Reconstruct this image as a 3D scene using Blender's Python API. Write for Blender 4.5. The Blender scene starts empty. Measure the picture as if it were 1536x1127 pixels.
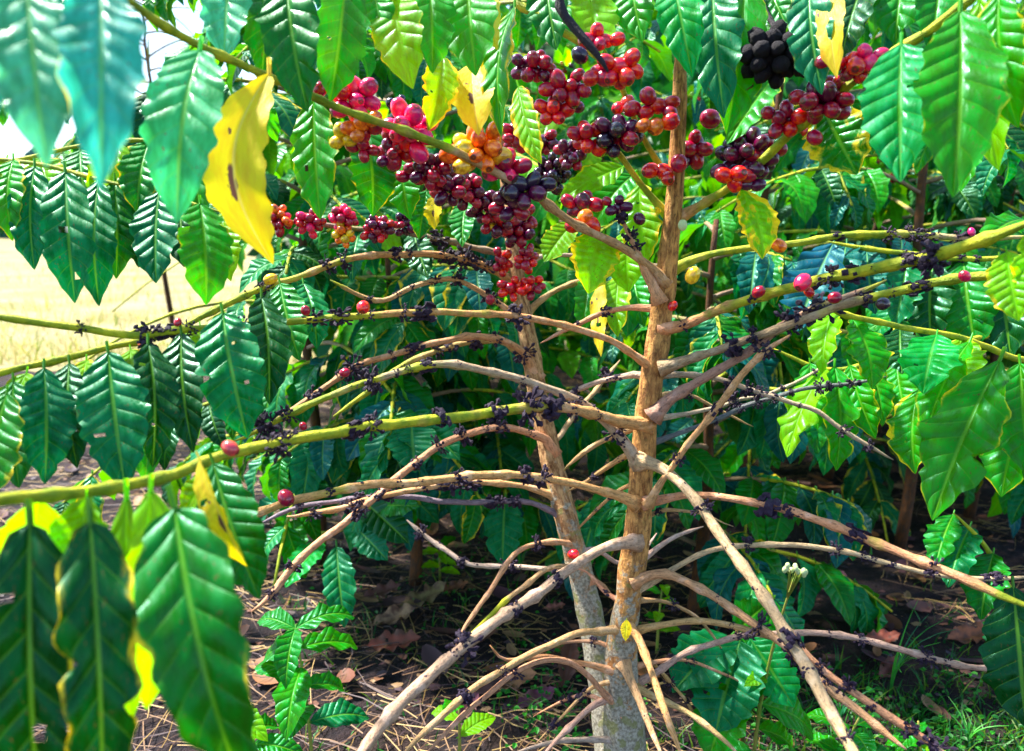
import bpy, math, random
from mathutils import Vector, Matrix, noise
random.seed(7)
R = random.Random(11)
S = bpy.context.scene
C = S.collection

# ------------------------------------------------------------ camera, world, sun, exposure
F = 1205.0; CX = 768.0; CY = 563.5; CAMZ = 0.80; PITCH = math.radians(11)
cam = bpy.data.cameras.new('camera'); co = bpy.data.objects.new('camera', cam); C.objects.link(co)
co.location = (0, 0, CAMZ); co.rotation_euler = (math.radians(90) - PITCH, 0, 0)
cam.sensor_width = 36; cam.lens = 36 * F / 1536; cam.clip_start = 0.02; cam.clip_end = 500
cam.dof.use_dof = True; cam.dof.focus_distance = 1.0; cam.dof.aperture_fstop = 5.5
S.camera = co
W = bpy.data.worlds.new('World'); S.world = W; W.use_nodes = True
nt = W.node_tree; bg = nt.nodes['Background']
sky = nt.nodes.new('ShaderNodeTexSky'); sky.sky_type = 'NISHITA'; sky.sun_disc = False
SUN_EL, SUN_AZ = math.radians(58), math.radians(-62)      # azimuth from +Y towards +X
sky.sun_elevation = SUN_EL; sky.sun_rotation = SUN_AZ
sky.dust_density = 0.6; sky.ozone_density = 1.5
nt.links.new(sky.outputs[0], bg.inputs[0]); bg.inputs[1].default_value = 0.12
sl = bpy.data.lights.new('sun', 'SUN'); sl.energy = 5.0; sl.angle = math.radians(4); sl.color = (1, .95, .84)
so = bpy.data.objects.new('sun', sl); C.objects.link(so)
sd = Vector((math.sin(SUN_AZ) * math.cos(SUN_EL), math.cos(SUN_AZ) * math.cos(SUN_EL), math.sin(SUN_EL)))
so.rotation_euler = (-sd).to_track_quat('-Z', 'Y').to_euler(); so.location = sd * 20
S.view_settings.view_transform = 'Standard'; S.view_settings.look = 'None'
S.view_settings.gamma = 1; S.view_settings.use_curve_mapping = False
S.view_settings.exposure = 1.85

FW = Vector((0, math.cos(PITCH), -math.sin(PITCH))); UP = Vector((0, math.sin(PITCH), math.cos(PITCH)))
CAM = Vector((0, 0, CAMZ))
def P(x, y, d): return CAM + FW * d + Vector(((x - CX) / F * d, 0, 0)) + UP * ((CY - y) / F * d)
def G(x, y, z=0.0):
    r = FW + Vector(((x - CX) / F, 0, 0)) + UP * ((CY - y) / F)
    return CAM + r * ((z - CAMZ) / r.z)
def proj(p):
    q = p - CAM; d = q.dot(FW)
    if d < .05: return (1e6, 1e6, d)
    return (CX + q.x / d * F, CY - q.dot(UP) / d * F, d)

# ------------------------------------------------------------ materials
class N:
    def __init__(s, name):
        s.m = bpy.data.materials.new(name); s.m.use_nodes = True; s.t = s.m.node_tree
        s.b = s.t.nodes['Principled BSDF']; s.out = s.t.nodes['Material Output']
    def n(s, typ, ins=None, **kw):
        x = s.t.nodes.new(typ)
        for k, v in kw.items(): setattr(x, k, v)
        for k, v in (ins or {}).items():
            if hasattr(v, 'node') and hasattr(v, 'is_linked'): s.t.links.new(v, x.inputs[k])
            else: x.inputs[k].default_value = v
        return x
    def math(s, op, a, b=0.0, c=0.0): return s.n('ShaderNodeMath', {0: a, 1: b, 2: c}, operation=op).outputs[0]
    def ramp(s, v, lo, hi, a=0.0, b=1.0):
        return s.n('ShaderNodeMapRange', {0: v, 1: lo, 2: hi, 3: a, 4: b}, interpolation_type='SMOOTHSTEP').outputs[0]
    def mix(s, f, a, b, blend='MIX'):
        return s.n('ShaderNodeMix', {0: f, 6: a, 7: b}, data_type='RGBA', blend_type=blend).outputs[2]
    def noise(s, vec, scale, detail=4, rough=.55, out=0):
        d = {'Scale': scale, 'Detail': detail, 'Roughness': rough}
        if vec is not None: d['Vector'] = vec
        return s.n('ShaderNodeTexNoise', d).outputs[out]
    def set(s, **kw):
        for k, v in kw.items():
            k = k.replace('_', ' ')
            if hasattr(v, 'node') and hasattr(v, 'is_linked'): s.t.links.new(v, s.b.inputs[k])
            else: s.b.inputs[k].default_value = v
    def bump(s, h, strength=.4, dist=.01):
        s.set(Normal=s.n('ShaderNodeBump', {'Height': h, 'Strength': strength, 'Distance': dist}).outputs[0])

NV = 9.0; KV = .13
def leaf_material():
    m = N('leaf')
    uv = m.n('ShaderNodeUVMap').outputs[0]; sep = m.n('ShaderNodeSeparateXYZ', {0: uv})
    u, v = sep.outputs[0], sep.outputs[1]
    a = m.math('ABSOLUTE', m.math('MULTIPLY_ADD', u, 2.0, -1.0))
    ph = m.math('ADD', m.math('MULTIPLY', m.math('SUBTRACT', v, m.math('MULTIPLY', a, KV)), NV), m.math('MULTIPLY', m.math('GREATER_THAN', u, .5), .42))
    s = m.math('ABSOLUTE', m.math('SINE', m.math('MULTIPLY', ph, math.pi)))
    vein = m.ramp(s, .0, .22, 1, 0); mid = m.ramp(a, .03, .085, 1, 0)
    oi = m.n('ShaderNodeObjectInfo'); tc = m.n('ShaderNodeTexCoord').outputs['Object']
    off = m.n('ShaderNodeVectorMath', {0: tc, 1: m.n('ShaderNodeCombineXYZ', {0: m.math('MULTIPLY', oi.outputs['Random'], 37.), 1: m.math('MULTIPLY', oi.outputs['Random'], 11.)}).outputs[0]}, operation='ADD').outputs[0]
    uvo = m.n('ShaderNodeVectorMath', {0: uv, 1: m.n('ShaderNodeCombineXYZ', {0: m.math('MULTIPLY', oi.outputs['Random'], 37.), 1: m.math('MULTIPLY', oi.outputs['Random'], 11.)}).outputs[0]}, operation='ADD').outputs[0]
    n1 = m.noise(uvo, 5, 5); n2 = m.noise(uvo, 28, 3)
    base = m.n('ShaderNodeHueSaturation', {'Hue': m.ramp(n1, .3, .7, .485, .515), 'Saturation': 1.0, 'Value': m.ramp(n1, .3, .72, .72, 1.3), 'Color': oi.outputs['Color']}).outputs[0]
    # yellowing from the margin inward, amount stored as 1 - alpha of the object colour
    yel = m.math('SUBTRACT', 1.0, oi.outputs['Alpha'])
    edge = m.math('ADD', m.math('MULTIPLY', m.math('POWER', a, 3.0), .42), m.math('MULTIPLY', n1, 1.25))
    ym = m.math('MULTIPLY', m.ramp(m.math('ADD', edge, m.math('MULTIPLY', yel, 1.25)), 1.18, 1.42), m.ramp(yel, .0, .12))
    base = m.mix(ym, base, (.72, .52, .012, 1))
    spots = m.math('MULTIPLY', m.ramp(n2, .60, .66), m.ramp(n1, .48, .58)); spots = m.math('MULTIPLY', spots, .8)
    base = m.mix(spots, base, (.12, .055, .015, 1))
    veinc = m.mix(.5, base, (.16, .40, .02, 1))
    base = m.mix(m.math('MULTIPLY', mid, .75), base, veinc)
    base = m.mix(m.math('MULTIPLY', vein, .35), base, veinc)
    back = m.n('ShaderNodeNewGeometry').outputs['Backfacing']
    base = m.mix(m.math('MULTIPLY', back, .45), base, (.08, .30, .008, 1))
    m.set(Base_Color=base, Roughness=m.math('ADD', m.math('ADD', m.ramp(n2, .3, .7, .20, .40), m.ramp(n1, .42, .66, 0, .28)), m.math('MULTIPLY', back, .25)), Specular_IOR_Level=.34, Specular_Tint=(.3, 1, .75, 1))
    h = m.math('ADD', m.math('MULTIPLY', m.math('POWER', s, .6), m.ramp(a, .0, .2)), m.math('MULTIPLY', n2, .12))
    h = m.math('SUBTRACT', h, m.math('MULTIPLY', mid, .5))
    m.bump(h, .45, .004)
    tr = m.n('ShaderNodeBsdfTranslucent', {'Color': m.n('ShaderNodeHueSaturation', {'Hue': .485, 'Saturation': 1.1, 'Value': 2.8, 'Color': base}).outputs[0]})
    tf = m.ramp(m.n('ShaderNodeSeparateXYZ', {0: oi.outputs['Color']}).outputs[1], .04, .34, .14, .5)
    mx = m.n('ShaderNodeMixShader', {0: tf, 1: m.b.outputs[0], 2: tr.outputs[0]})
    m.t.links.new(mx.outputs[0], m.out.inputs[0])
    return m.m

def yellow_leaf_material():
    m = N('yellow_leaf')
    uv = m.n('ShaderNodeUVMap').outputs[0]; sep = m.n('ShaderNodeSeparateXYZ', {0: uv}); u, v = sep.outputs[0], sep.outputs[1]
    a = m.math('ABSOLUTE', m.math('MULTIPLY_ADD', u, 2.0, -1.0)); mid = m.ramp(a, .02, .07, 1, 0)
    oi = m.n('ShaderNodeObjectInfo')
    uvo = m.n('ShaderNodeVectorMath', {0: uv, 1: m.n('ShaderNodeCombineXYZ', {0: m.math('MULTIPLY', oi.outputs['Random'], 37.)}).outputs[0]}, operation='ADD').outputs[0]
    n1 = m.noise(uvo, 6, 5); n2 = m.noise(uvo, 18, 4)
    base = m.mix(m.ramp(n1, .35, .7), (.95, .76, .002, 1), (.88, .58, .003, 1))
    # elongated brown necrotic blotches near the middle, plus specks
    def blot(cu, cv, ru, rv):
        du = m.math('DIVIDE', m.math('SUBTRACT', m.math('ADD', u, m.math('MULTIPLY', n2, .16)), cu + .08), ru)
        dv = m.math('DIVIDE', m.math('SUBTRACT', m.math('ADD', v, m.math('MULTIPLY', n1, .12)), cv + .06), rv)
        return m.ramp(m.math('ADD', m.math('MULTIPLY', du, du), m.math('MULTIPLY', dv, dv)), .7, 1.2, 1, 0)
    sp = blot(.55, .58, .06, .085)
    for q in ((.92, .42, .05, .022), (.64, .36, .035, .016)): sp = m.math('MAXIMUM', sp, blot(*q))
    sp = m.math('MAXIMUM', sp, m.math('MULTIPLY', m.ramp(n2, .74, .78), .4))
    sp = m.math('MULTIPLY', sp, m.math('SUBTRACT', 1.0, m.math('MULTIPLY', oi.outputs['Alpha'], 0.0)))
    base = m.mix(sp, base, (.16, .06, .035, 1))
    base = m.mix(m.math('MULTIPLY', mid, .4), base, (.9, .75, .2, 1))
    m.set(Base_Color=base, Roughness=.5); m.bump(m.math('ADD', n2, m.math('MULTIPLY', mid, -.6)), .3, .003)
    tr = m.n('ShaderNodeBsdfTranslucent', {'Color': base})
    m.t.links.new(m.n('ShaderNodeMixShader', {0: .5, 1: m.b.outputs[0], 2: tr.outputs[0]}).outputs[0], m.out.inputs[0])
    return m.m

def bark_material():
    m = N('bark')                                  # attribute 'age': 0 = grey wood, 1 = green shoot; object colour tints the wood
    age = m.n('ShaderNodeAttribute', attribute_name='age').outputs['Fac']
    uv = m.n('ShaderNodeUVMap').outputs[0]
    st = m.n('ShaderNodeMapping', {0: uv, 3: (10, 75, 1)}).outputs[0]
    tc = m.n('ShaderNodeTexCoord').outputs['Object']
    streak = m.noise(st, 1.2, 6, .65); blot = m.noise(tc, 55, 4); fine = m.noise(tc, 420, 3); big = m.noise(tc, 22, 3)
    oi = m.n('ShaderNodeObjectInfo')
    wood = m.mix(m.ramp(streak, .26, .56), m.n('ShaderNodeHueSaturation', {'Saturation': 1.05, 'Value': .3, 'Color': oi.outputs['Color']}).outputs[0], oi.outputs['Color'])
    wood = m.mix(m.ramp(blot, .52, .66, 0, .6), wood, m.n('ShaderNodeHueSaturation', {'Saturation': .8, 'Value': 1.3, 'Color': oi.outputs['Color']}).outputs[0])
    wood = m.mix(m.ramp(fine, .58, .70, 0, .5), wood, (.07, .04, .03, 1))
    green = m.mix(m.ramp(blot, .35, .65), (.20, .28, .006, 1), (.50, .48, .012, 1))
    green = m.mix(m.ramp(streak, .62, .72, 0, .6), green, (.22, .10, .02, 1))
    k = m.ramp(m.math('ADD', age, m.math('MULTIPLY_ADD', big, .9, -.45)), .36, .60)
    col = m.mix(k, wood, green)
    m.set(Base_Color=col, Roughness=.62, Specular_IOR_Level=.35)
    m.bump(m.math('ADD', m.math('ADD', streak, m.math('MULTIPLY', blot, .8)), m.math('MULTIPLY', fine, .5)), .85, .003)
    return m.m

def trunk_material():
    m = N('trunk_bark')                            # 'age' here is the cover of lichen towards the foot
    age = m.n('ShaderNodeAttribute', attribute_name='age').outputs['Fac']
    uv = m.n('ShaderNodeUVMap').outputs[0]; tc = m.n('ShaderNodeTexCoord').outputs['Object']
    st = m.n('ShaderNodeMapping', {0: uv, 3: (14, 42, 1)}).outputs[0]
    streak = m.noise(st, 1.1, 8, .7); blot = m.noise(tc, 34, 5); fine = m.noise(tc, 260, 4); lich = m.noise(tc, 75, 6, .65)
    oi = m.n('ShaderNodeObjectInfo')
    wood = m.mix(m.ramp(streak, .34, .64), (.14, .050, .014, 1), oi.outputs['Color'])
    wood = m.mix(m.ramp(blot, .5, .68, 0, .55), wood, (.22, .08, .025, 1))
    wood = m.mix(m.ramp(fine, .62, .7, 0, .75), wood, (.05, .03, .02, 1))
    grey = m.mix(m.ramp(fine, .35, .65), (.20, .17, .12, 1), (.42, .38, .30, 1))
    k = m.ramp(m.math('ADD', lich, m.math('MULTIPLY_ADD', age, .62, -.45)), .40, .55)
    col = m.mix(k, wood, grey)
    moss = m.ramp(m.math('ADD', m.noise(tc, 48, 5), m.math('MULTIPLY_ADD', age, .16, -.1)), .57, .66, 0, .7)
    col = m.mix(moss, col, (.20, .20, .05, 1))
    m.set(Base_Color=col, Roughness=.8, Specular_IOR_Level=.25)
    m.bump(m.math('ADD', streak, m.math('MULTIPLY', m.math('ADD', fine, lich), .45)), .85, .004)
    return m.m

def berry_material():
    m = N('berry')
    oi = m.n('ShaderNodeObjectInfo'); tc = m.n('ShaderNodeTexCoord').outputs['Object']
    n1 = m.noise(m.n('ShaderNodeVectorMath', {0: tc, 1: m.n('ShaderNodeCombineXYZ', {0: m.math('MULTIPLY', oi.outputs['Random'], 31.)}).outputs[0]}, operation='ADD').outputs[0], 1.4, 4)
    z = m.n('ShaderNodeSeparateXYZ', {0: tc}).outputs[2]
    col = m.n('ShaderNodeHueSaturation', {'Hue': m.ramp(n1, .3, .7, .488, .515), 'Value': m.ramp(n1, .3, .7, .6, 1.35), 'Color': oi.outputs['Color']}).outputs[0]
    col = m.mix(m.ramp(z, .96, .995, 0, .8), col, (.04, .02, .01, 1))
    m.set(Base_Color=col, Roughness=.2, Specular_IOR_Level=.55, Coat_Weight=.3, Coat_Roughness=.15)
    m.b.inputs['Subsurface Weight'].default_value = .04; m.b.inputs['Subsurface Radius'].default_value = (.004, .001, .001); m.b.inputs['Subsurface Scale'].default_value = 1
    m.bump(m.noise(tc, 9, 3), .08, .05)
    return m.m

def simple(name, cols, scale, rough=.7, bump=.4, trans=0, objcol=False):
    m = N(name); tc = m.n('ShaderNodeTexCoord').outputs['Object']; n1 = m.noise(tc, scale, 5)
    a = m.n('ShaderNodeObjectInfo').outputs['Color'] if objcol else cols[0]
    col = m.mix(m.ramp(n1, .35, .65), a, cols[1])
    m.set(Base_Color=col, Roughness=rough, Specular_IOR_Level=.3); m.bump(n1, bump, .004)
    if trans:
        tr = m.n('ShaderNodeBsdfTranslucent', {'Color': col})
        m.t.links.new(m.n('ShaderNodeMixShader', {0: trans, 1: m.b.outputs[0], 2: tr.outputs[0]}).outputs[0], m.out.inputs[0])
    return m.m
def attr_mat(name, rough=.7, trans=0.0):
    m = N(name); c = m.n('ShaderNodeAttribute', attribute_name='tint').outputs['Color']
    m.set(Base_Color=c, Roughness=rough, Specular_IOR_Level=.3)
    if trans:
        tr = m.n('ShaderNodeBsdfTranslucent', {'Color': m.n('ShaderNodeHueSaturation', {'Value': 1.8, 'Color': c}).outputs[0]})
        m.t.links.new(m.n('ShaderNodeMixShader', {0: trans, 1: m.b.outputs[0], 2: tr.outputs[0]}).outputs[0], m.out.inputs[0])
    return m.m
def soil_material():
    m = N('soil'); tc = m.n('ShaderNodeTexCoord').outputs['Object']
    n1 = m.noise(tc, 3.5, 6); n2 = m.noise(tc, 40, 6, .7); n3 = m.noise(tc, 170, 4)
    col = m.mix(m.ramp(n2, .35, .65), (.006, .004, .008, 1), (.026, .014, .016, 1))
    col = m.mix(m.ramp(n1, .48, .66, 0, .7), col, (.040, .021, .014, 1))
    col = m.mix(m.ramp(n3, .60, .70, 0, .6), col, (.085, .05, .026, 1))
    m.set(Base_Color=col, Roughness=.85, Specular_IOR_Level=.25); m.bump(m.math('ADD', n2, m.math('MULTIPLY', n3, .5)), 1, .02)
    return m.m
def field_material():
    m = N('dry_field'); tc = m.n('ShaderNodeTexCoord').outputs['Object']
    n1 = m.noise(tc, 1.3, 6, .65); n2 = m.noise(tc, 14, 5, .7)
    col = m.mix(m.ramp(n1, .35, .65), (.31, .265, .13, 1), (.20, .155, .042, 1))
    col = m.mix(m.ramp(n2, .52, .66, 0, .8), col, (.14, .15, .015, 1))
    m.set(Base_Color=col, Roughness=.9); m.bump(n2, .8, .05)
    return m.m
LEAF = leaf_material(); YLEAF = yellow_leaf_material(); BARK = bark_material(); TRUNK = trunk_material(); BERRY = berry_material()
TUFT = simple('withered_calyx', ((.006, .004, .014, 1), (.040, .018, .050, 1)), 260, .6, .4)
DRY = simple('dry_leaf', ((.2, .08, .05, 1), (.09, .04, .03, 1)), 45, .55, .5, .15, True)
SOIL = soil_material(); FIELD = field_material(); STRAW = attr_mat('straw', .6); GRASS = attr_mat('grass_blade', .45, .3)
PETAL = simple('flower_bud', ((.62, .70, .42, 1), (.42, .55, .18, 1)), 90, .5, .1)
STEM = simple('green_stem', ((.16, .26, .03, 1), (.28, .22, .05, 1)), 60, .5, .2)

# ------------------------------------------------------------ mesh helpers
def mesh(name, vs, fs, mat, uvs=None, age=None, tint=None, smooth=True):
    me = bpy.data.meshes.new(name); me.from_pydata(vs, [], fs); me.materials.append(mat)
    if smooth: me.polygons.foreach_set('use_smooth', [True] * len(me.polygons))
    if uvs:
        l = me.uv_layers.new(name='UVMap'); buf = [0.0] * (2 * len(me.loops))
        for i, lp in enumerate(me.loops): buf[2 * i], buf[2 * i + 1] = uvs[lp.vertex_index]
        l.data.foreach_set('uv', buf)
    if age: me.attributes.new('age', 'FLOAT', 'POINT').data.foreach_set('value', age)
    if tint: me.attributes.new('tint', 'FLOAT_COLOR', 'POINT').data.foreach_set('color', [c for t in tint for c in (t[0], t[1], t[2], 1)])
    me.update(); return me
def obj(name, me, parent=None, base=Vector((0, 0, 0)), world=None, color=None):
    """parent's own frame is the pure translation `base`"""
    o = bpy.data.objects.new(name, me); C.objects.link(o)
    if parent is not None: o.parent = parent
    if world is not None: o.matrix_basis = Matrix.Translation(-base) @ world
    if color is not None: o.color = color
    return o
def tag(o, label=None, cat=None, group=None, kind=None):
    for k, v in (('label', label), ('category', cat), ('group', group), ('kind', kind)):
        if v: o[k] = v
    return o
def thing(name, loc, label, cat, group=None):
    o = bpy.data.objects.new(name, None); C.objects.link(o); o.location = loc; o.empty_display_size = .05
    return tag(o, label, cat, group)
def spline(pts, step):
    """Catmull-Rom through a list of Vectors, sampled about every `step` metres"""
    q = [pts[0] * 2 - pts[1]] + pts + [pts[-1] * 2 - pts[-2]]; out = []
    for i in range(1, len(q) - 2):
        n = max(1, int((q[i + 1] - q[i]).length / step + .5))
        for k in range(n):
            t = k / n
            out.append(.5 * ((2 * q[i]) + (q[i + 1] - q[i - 1]) * t + (2 * q[i - 1] - 5 * q[i] + 4 * q[i + 1] - q[i + 2]) * t * t + (3 * q[i] - q[i - 1] - 3 * q[i + 1] + q[i + 2]) * t ** 3))
    out.append(pts[-1].copy()); return out
def tube(name, path, radii, mat, ages, base, sides=8, rough=0.0, seed=0, node_every=0.0, node_amp=.35):
    if node_every and mat is BARK:
        m = len(path) - 1; radii = [q * (1 if i < m - 4 else (.92, .82, .7, .5, .22)[i - m + 4]) for i, q in enumerate(radii)]
    vs, fs, uvs, ag = [], [], [], []; ln = 0; T0 = None; X = None
    tot = sum((path[i + 1] - path[i]).length for i in range(len(path) - 1))
    for i, p in enumerate(path):
        t = (path[min(i + 1, len(path) - 1)] - path[max(i - 1, 0)]).normalized()
        if X is None:
            X = t.orthogonal().normalized()
        else: X = (X - t * X.dot(t)).normalized()
        Y = t.cross(X)
        if i: ln += (p - path[i - 1]).length
        r = radii[i]
        if node_every:
            ph = ln / node_every; dd = abs(ph - round(ph)) * node_every
            r *= 1 + node_amp * math.exp(-(dd / (r * .8)) ** 2)
        for k in range(sides):
            a = 2 * math.pi * k / sides
            q = p + X * math.cos(a) * r + Y * math.sin(a) * r
            if rough: q = p + (q - p) * (1 + rough * noise.noise(Vector((q.x * 60 + seed, q.y * 60, q.z * 25))))
            vs.append(q - base); uvs.append((k / sides if k <= sides / 2 else 1 - k / sides, ln * 1.0)); ag.append(ages[i])
    n = len(path)
    for i in range(n - 1):
        for k in range(sides):
            k2 = (k + 1) % sides
            fs.append((i * sides + k, i * sides + k2, (i + 1) * sides + k2, (i + 1) * sides + k))
    fs.append(tuple(range((n - 1) * sides, n * sides))); fs.append(tuple(reversed(range(sides))))
    return mesh(name, vs, fs, mat, uvs, ag)
def leaf_geo(L, Wd, nl, nw, bow=.06, fold=.18, corr=.012, wave=.03, curl=0.0, seed=0, cut=1.0, side=0.0, base=None):
    """leaf in its own frame: x across, y from base to tip, z = upper face"""
    rr = random.Random(seed); ph = rr.uniform(0, 6.28); ph2 = rr.uniform(0, 6.28); vs, uvs, fs = [], [], []
    corr *= rr.uniform(.35, .95); bites = [(rr.choice((-1, 1)), rr.uniform(.2, .95), rr.uniform(.008, .03), rr.uniform(.15, .5)) for _ in range(rr.choice((0, 0, 0, 1, 1, 2)))] if nl > 16 else []; holes = [(rr.uniform(-.7, .7), rr.uniform(.2, .85), rr.uniform(.012, .03)) for _ in range(rr.choice((0, 0, 0, 1, 2)))] if nl > 16 else []
    wf = rr.uniform(2.5, 4.0); wa = rr.uniform(.008, .03); ex = base or rr.uniform(.86, 1.02); asy = rr.uniform(.02, .07)
    for i in range(nl + 1):
        v = i / nl * cut
        f = max(0.0, math.sin(math.pi * min(1, v ** ex))) ** .66 * (1 + asy * math.sin(7 * v + ph))
        t = max(0, (v - .82) / .18); f *= 1 - .38 * t * t * (3 - 2 * t) if v < 1 else 0
        f = max(f, .02)
        w = Wd / 2 * f
        ang = -curl * v * v                        # tip curls under
        cy = L * v * (1 - .25 * abs(curl) * v * v); cz = L * (bow * math.sin(math.pi * v) - curl * .45 * v * v)
        cx = L * side * math.sin(math.pi * v)
        for j in range(-nw, nw + 1):
            u = j / nw; a = abs(u)
            v_ = v + wa * math.sin(5 * v + ph); s = abs(math.sin(math.pi * (NV * (v_ - KV * a) + (.42 if u > 0 else 0))))
            z = w * fold * a + corr * L * (s ** .7) * min(1, a * 3) * (1 - .5 * a) * min(1, f * 1.4)
            sg = 1 if u > 0 else -1
            z += wave * L * (a ** 2.2) * math.sin(2 * math.pi * wf * v + (ph if u > 0 else ph2)) * f
            xw = w * u * (1 + (.5 * wave + .02) * 2.2 * math.sin(2 * math.pi * wf * 1.7 * v + (ph2 if u > 0 else ph)) * a * a) * (1 + .05 * math.sin(2 * math.pi * NV * (v - KV * a) + ph * sg) * a) * (1 - .10 * fold * a)
            for bs, bv, bw, bd in bites:
                if bs * u > 0: xw *= 1 - bd * math.exp(-((v - bv) / bw) ** 2) * max(0, (a - .3) / .7)
            vs.append((cx + xw, cy, cz + z)); uvs.append((u * .5 + .5, v_))
    m = 2 * nw + 1
    for i in range(nl):
        for j in range(2 * nw):
            if any(((j + .5 - nw) / nw - hu) ** 2 * (Wd / L / 2) ** 2 + ((i + .5) / nl * cut - hv) ** 2 < hr * hr for hu, hv, hr in holes): continue
            fs.append((i * m + j, i * m + j + 1, (i + 1) * m + j + 1, (i + 1) * m + j))
    b = len(vs); r = L * .011                       # petiole
    for yy, zz in ((0.02 * L, -.3 * r), (-.075 * L, .012 * L)):
        for k in range(4):
            a = math.pi / 2 * k; vs.append((r * math.cos(a), yy, zz + r * math.sin(a))); uvs.append((.5, .01))
    for k in range(4): fs.append((b + k, b + (k + 1) % 4, b + 4 + (k + 1) % 4, b + 4 + k))
    return vs, fs, uvs
def leaf_mesh(*a, mat=None, **kw):
    vs, fs, uvs = leaf_geo(*a, **kw); return mesh('leaf', vs, fs, mat or LEAF, uvs)
def frame(B, T, n):
    y = (T - B).normalized(); x = y.cross(n)
    if x.length < 1e-4: x = y.orthogonal()
    x.normalize(); z = x.cross(y)
    return Matrix(((x.x, y.x, z.x, B.x), (x.y, y.y, z.y, B.y), (x.z, y.z, z.z, B.z), (0, 0, 0, 1)))

# shared meshes
def berry_mesh(nu, nvv, seed):
    rr = random.Random(seed); vs, fs = [], []
    prof = []
    for i in range(nvv + 1):
        t = math.pi * i / nvv; r = math.sin(t); z = math.cos(t) * 1.08
        if i == 0: r = 0.02; z = .97
        if i == 1: z = min(z, 1.02)
        prof.append((max(r, .02), z))
    for r, z in prof:
        for k in range(nu):
            a = 2 * math.pi * k / nu; q = 1 + .03 * math.cos(2 * a + seed)
            vs.append((r * q * math.cos(a), r * q * math.sin(a), z))
    for i in range(nvv):
        for k in range(nu):
            fs.append((i * nu + k, (i + 1) * nu + k, (i + 1) * nu + (k + 1) % nu, i * nu + (k + 1) % nu))
    fs.append(tuple(range(nu))); fs.append(tuple(reversed(range(nvv * nu, (nvv + 1) * nu))))
    return mesh('berry', vs, fs, BERRY)
BIG_BERRY = [berry_mesh(16, 10, s) for s in range(3)]; SMALL_BERRY = [berry_mesh(10, 7, s) for s in range(3)]
def tuft_mesh(seed):
    rr = random.Random(seed); vs, fs = [], []
    for k in range(34):                             # little dried stalks and calyx cups round the node; tube axis is local y
        a = rr.uniform(0, 6.28); d = Vector((math.cos(a), rr.uniform(-.9, .9), math.sin(a))).normalized()
        l = rr.uniform(.4, 1.1) * (.6 if seed % 2 else 1) * rr.uniform(.6, 1.1); r = rr.uniform(.045, .13) * (1.3 if seed % 2 else 1); o = Vector((math.cos(a) * .2, rr.uniform(-.35, .35), math.sin(a) * .2))
        X = d.orthogonal().normalized(); Y = d.cross(X); b = len(vs)
        bend = Vector((rr.uniform(-.3, .3), rr.uniform(-.3, .3), rr.uniform(-.3, .3)))
        for t, q in ((0, .7), (.55, .55), (.8, 1.7), (1.0, .5)):
            for i in range(4):
                an = math.pi / 2 * i; vs.append(tuple(o + d * l * t + bend * t * t * .5 + (X * math.cos(an) + Y * math.sin(an)) * r * q))
        for s in range(3):
            for i in range(4): fs.append((b + s * 4 + i, b + s * 4 + (i + 1) % 4, b + s * 4 + 4 + (i + 1) % 4, b + s * 4 + 4 + i))
        fs.append((b + 12, b + 13, b + 14, b + 15))
    return mesh('withered_calyx', vs, fs, TUFT, smooth=False)
TUFTS = [tuft_mesh(s) for s in range(5)]
LEAFV = [leaf_mesh(1, w, 12, 3, bow=b, fold=f, corr=.010, wave=wv, curl=c, seed=i)
         for i, (w, b, f, wv, c) in enumerate(((.42, .10, .2, .03, .3), (.38, .06, .35, .05, .5), (.46, .12, .1, .025, .15), (.40, .03, .5, .04, .7), (.36, .14, .15, .06, .35)))]

# ------------------------------------------------------------ ground
def graded(a, b, fine0, fine1, fs, grow):
    xs = []; x = fine0
    while x < fine1: xs.append(x); x += fs
    s = fs; x = fine1
    while x < b: xs.append(x); s *= grow; x += s
    xs.append(b); lo = []; s = fs; x = fine0
    while True:
        s *= grow; x -= s
        if x < a: break
        lo.append(x)
    return [a] + lo[::-1] + xs
gx = graded(-150, 150, -2.2, 2.2, .035, 1.25); gy = graded(-30, 300, .8, 4.2, .035, 1.25)
def gz(x, y):
    k = max(0, min(1, (5.5 - y) / 1.5)); h = .03 * noise.noise(Vector((x * 1.7, y * 1.7, 0))) + .016 * noise.noise(Vector((x * 9, y * 9, 3))) + .008 * noise.noise(Vector((x * 27, y * 27, 7)))
    return h * k
vs = [(x, y, gz(x, y)) for y in gy for x in gx]; n = len(gx)
fs = [(j * n + i, j * n + i + 1, (j + 1) * n + i + 1, (j + 1) * n + i) for j in range(len(gy) - 1) for i in range(n - 1)]
tag(obj('ground', mesh('ground', vs, fs, SOIL)), 'dark damp soil under the coffee trees', kind='structure')
def GP(x, y):
    p = G(x, y); p.z = gz(p.x, p.y); return p
fx = graded(-140, 140, -8, 8, .4, 1.3); fy = graded(4.3, 280, 4.3, 12, .25, 1.3); fy = [v for v in fy if v >= 4.3]
vs = [(x, y, .012 + .05 * max(0, noise.noise(Vector((x * .9, y * .9, 1)))) + (.0 if y > 4.4 else -.03)) for y in fy for x in fx]; n = len(fx)
fs = [(j * n + i, j * n + i + 1, (j + 1) * n + i + 1, (j + 1) * n + i) for j in range(len(fy) - 1) for i in range(n - 1)]
tag(obj('field', mesh('field', vs, fs, FIELD)), 'pale sunlit dry field behind the trees', kind='structure')

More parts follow.
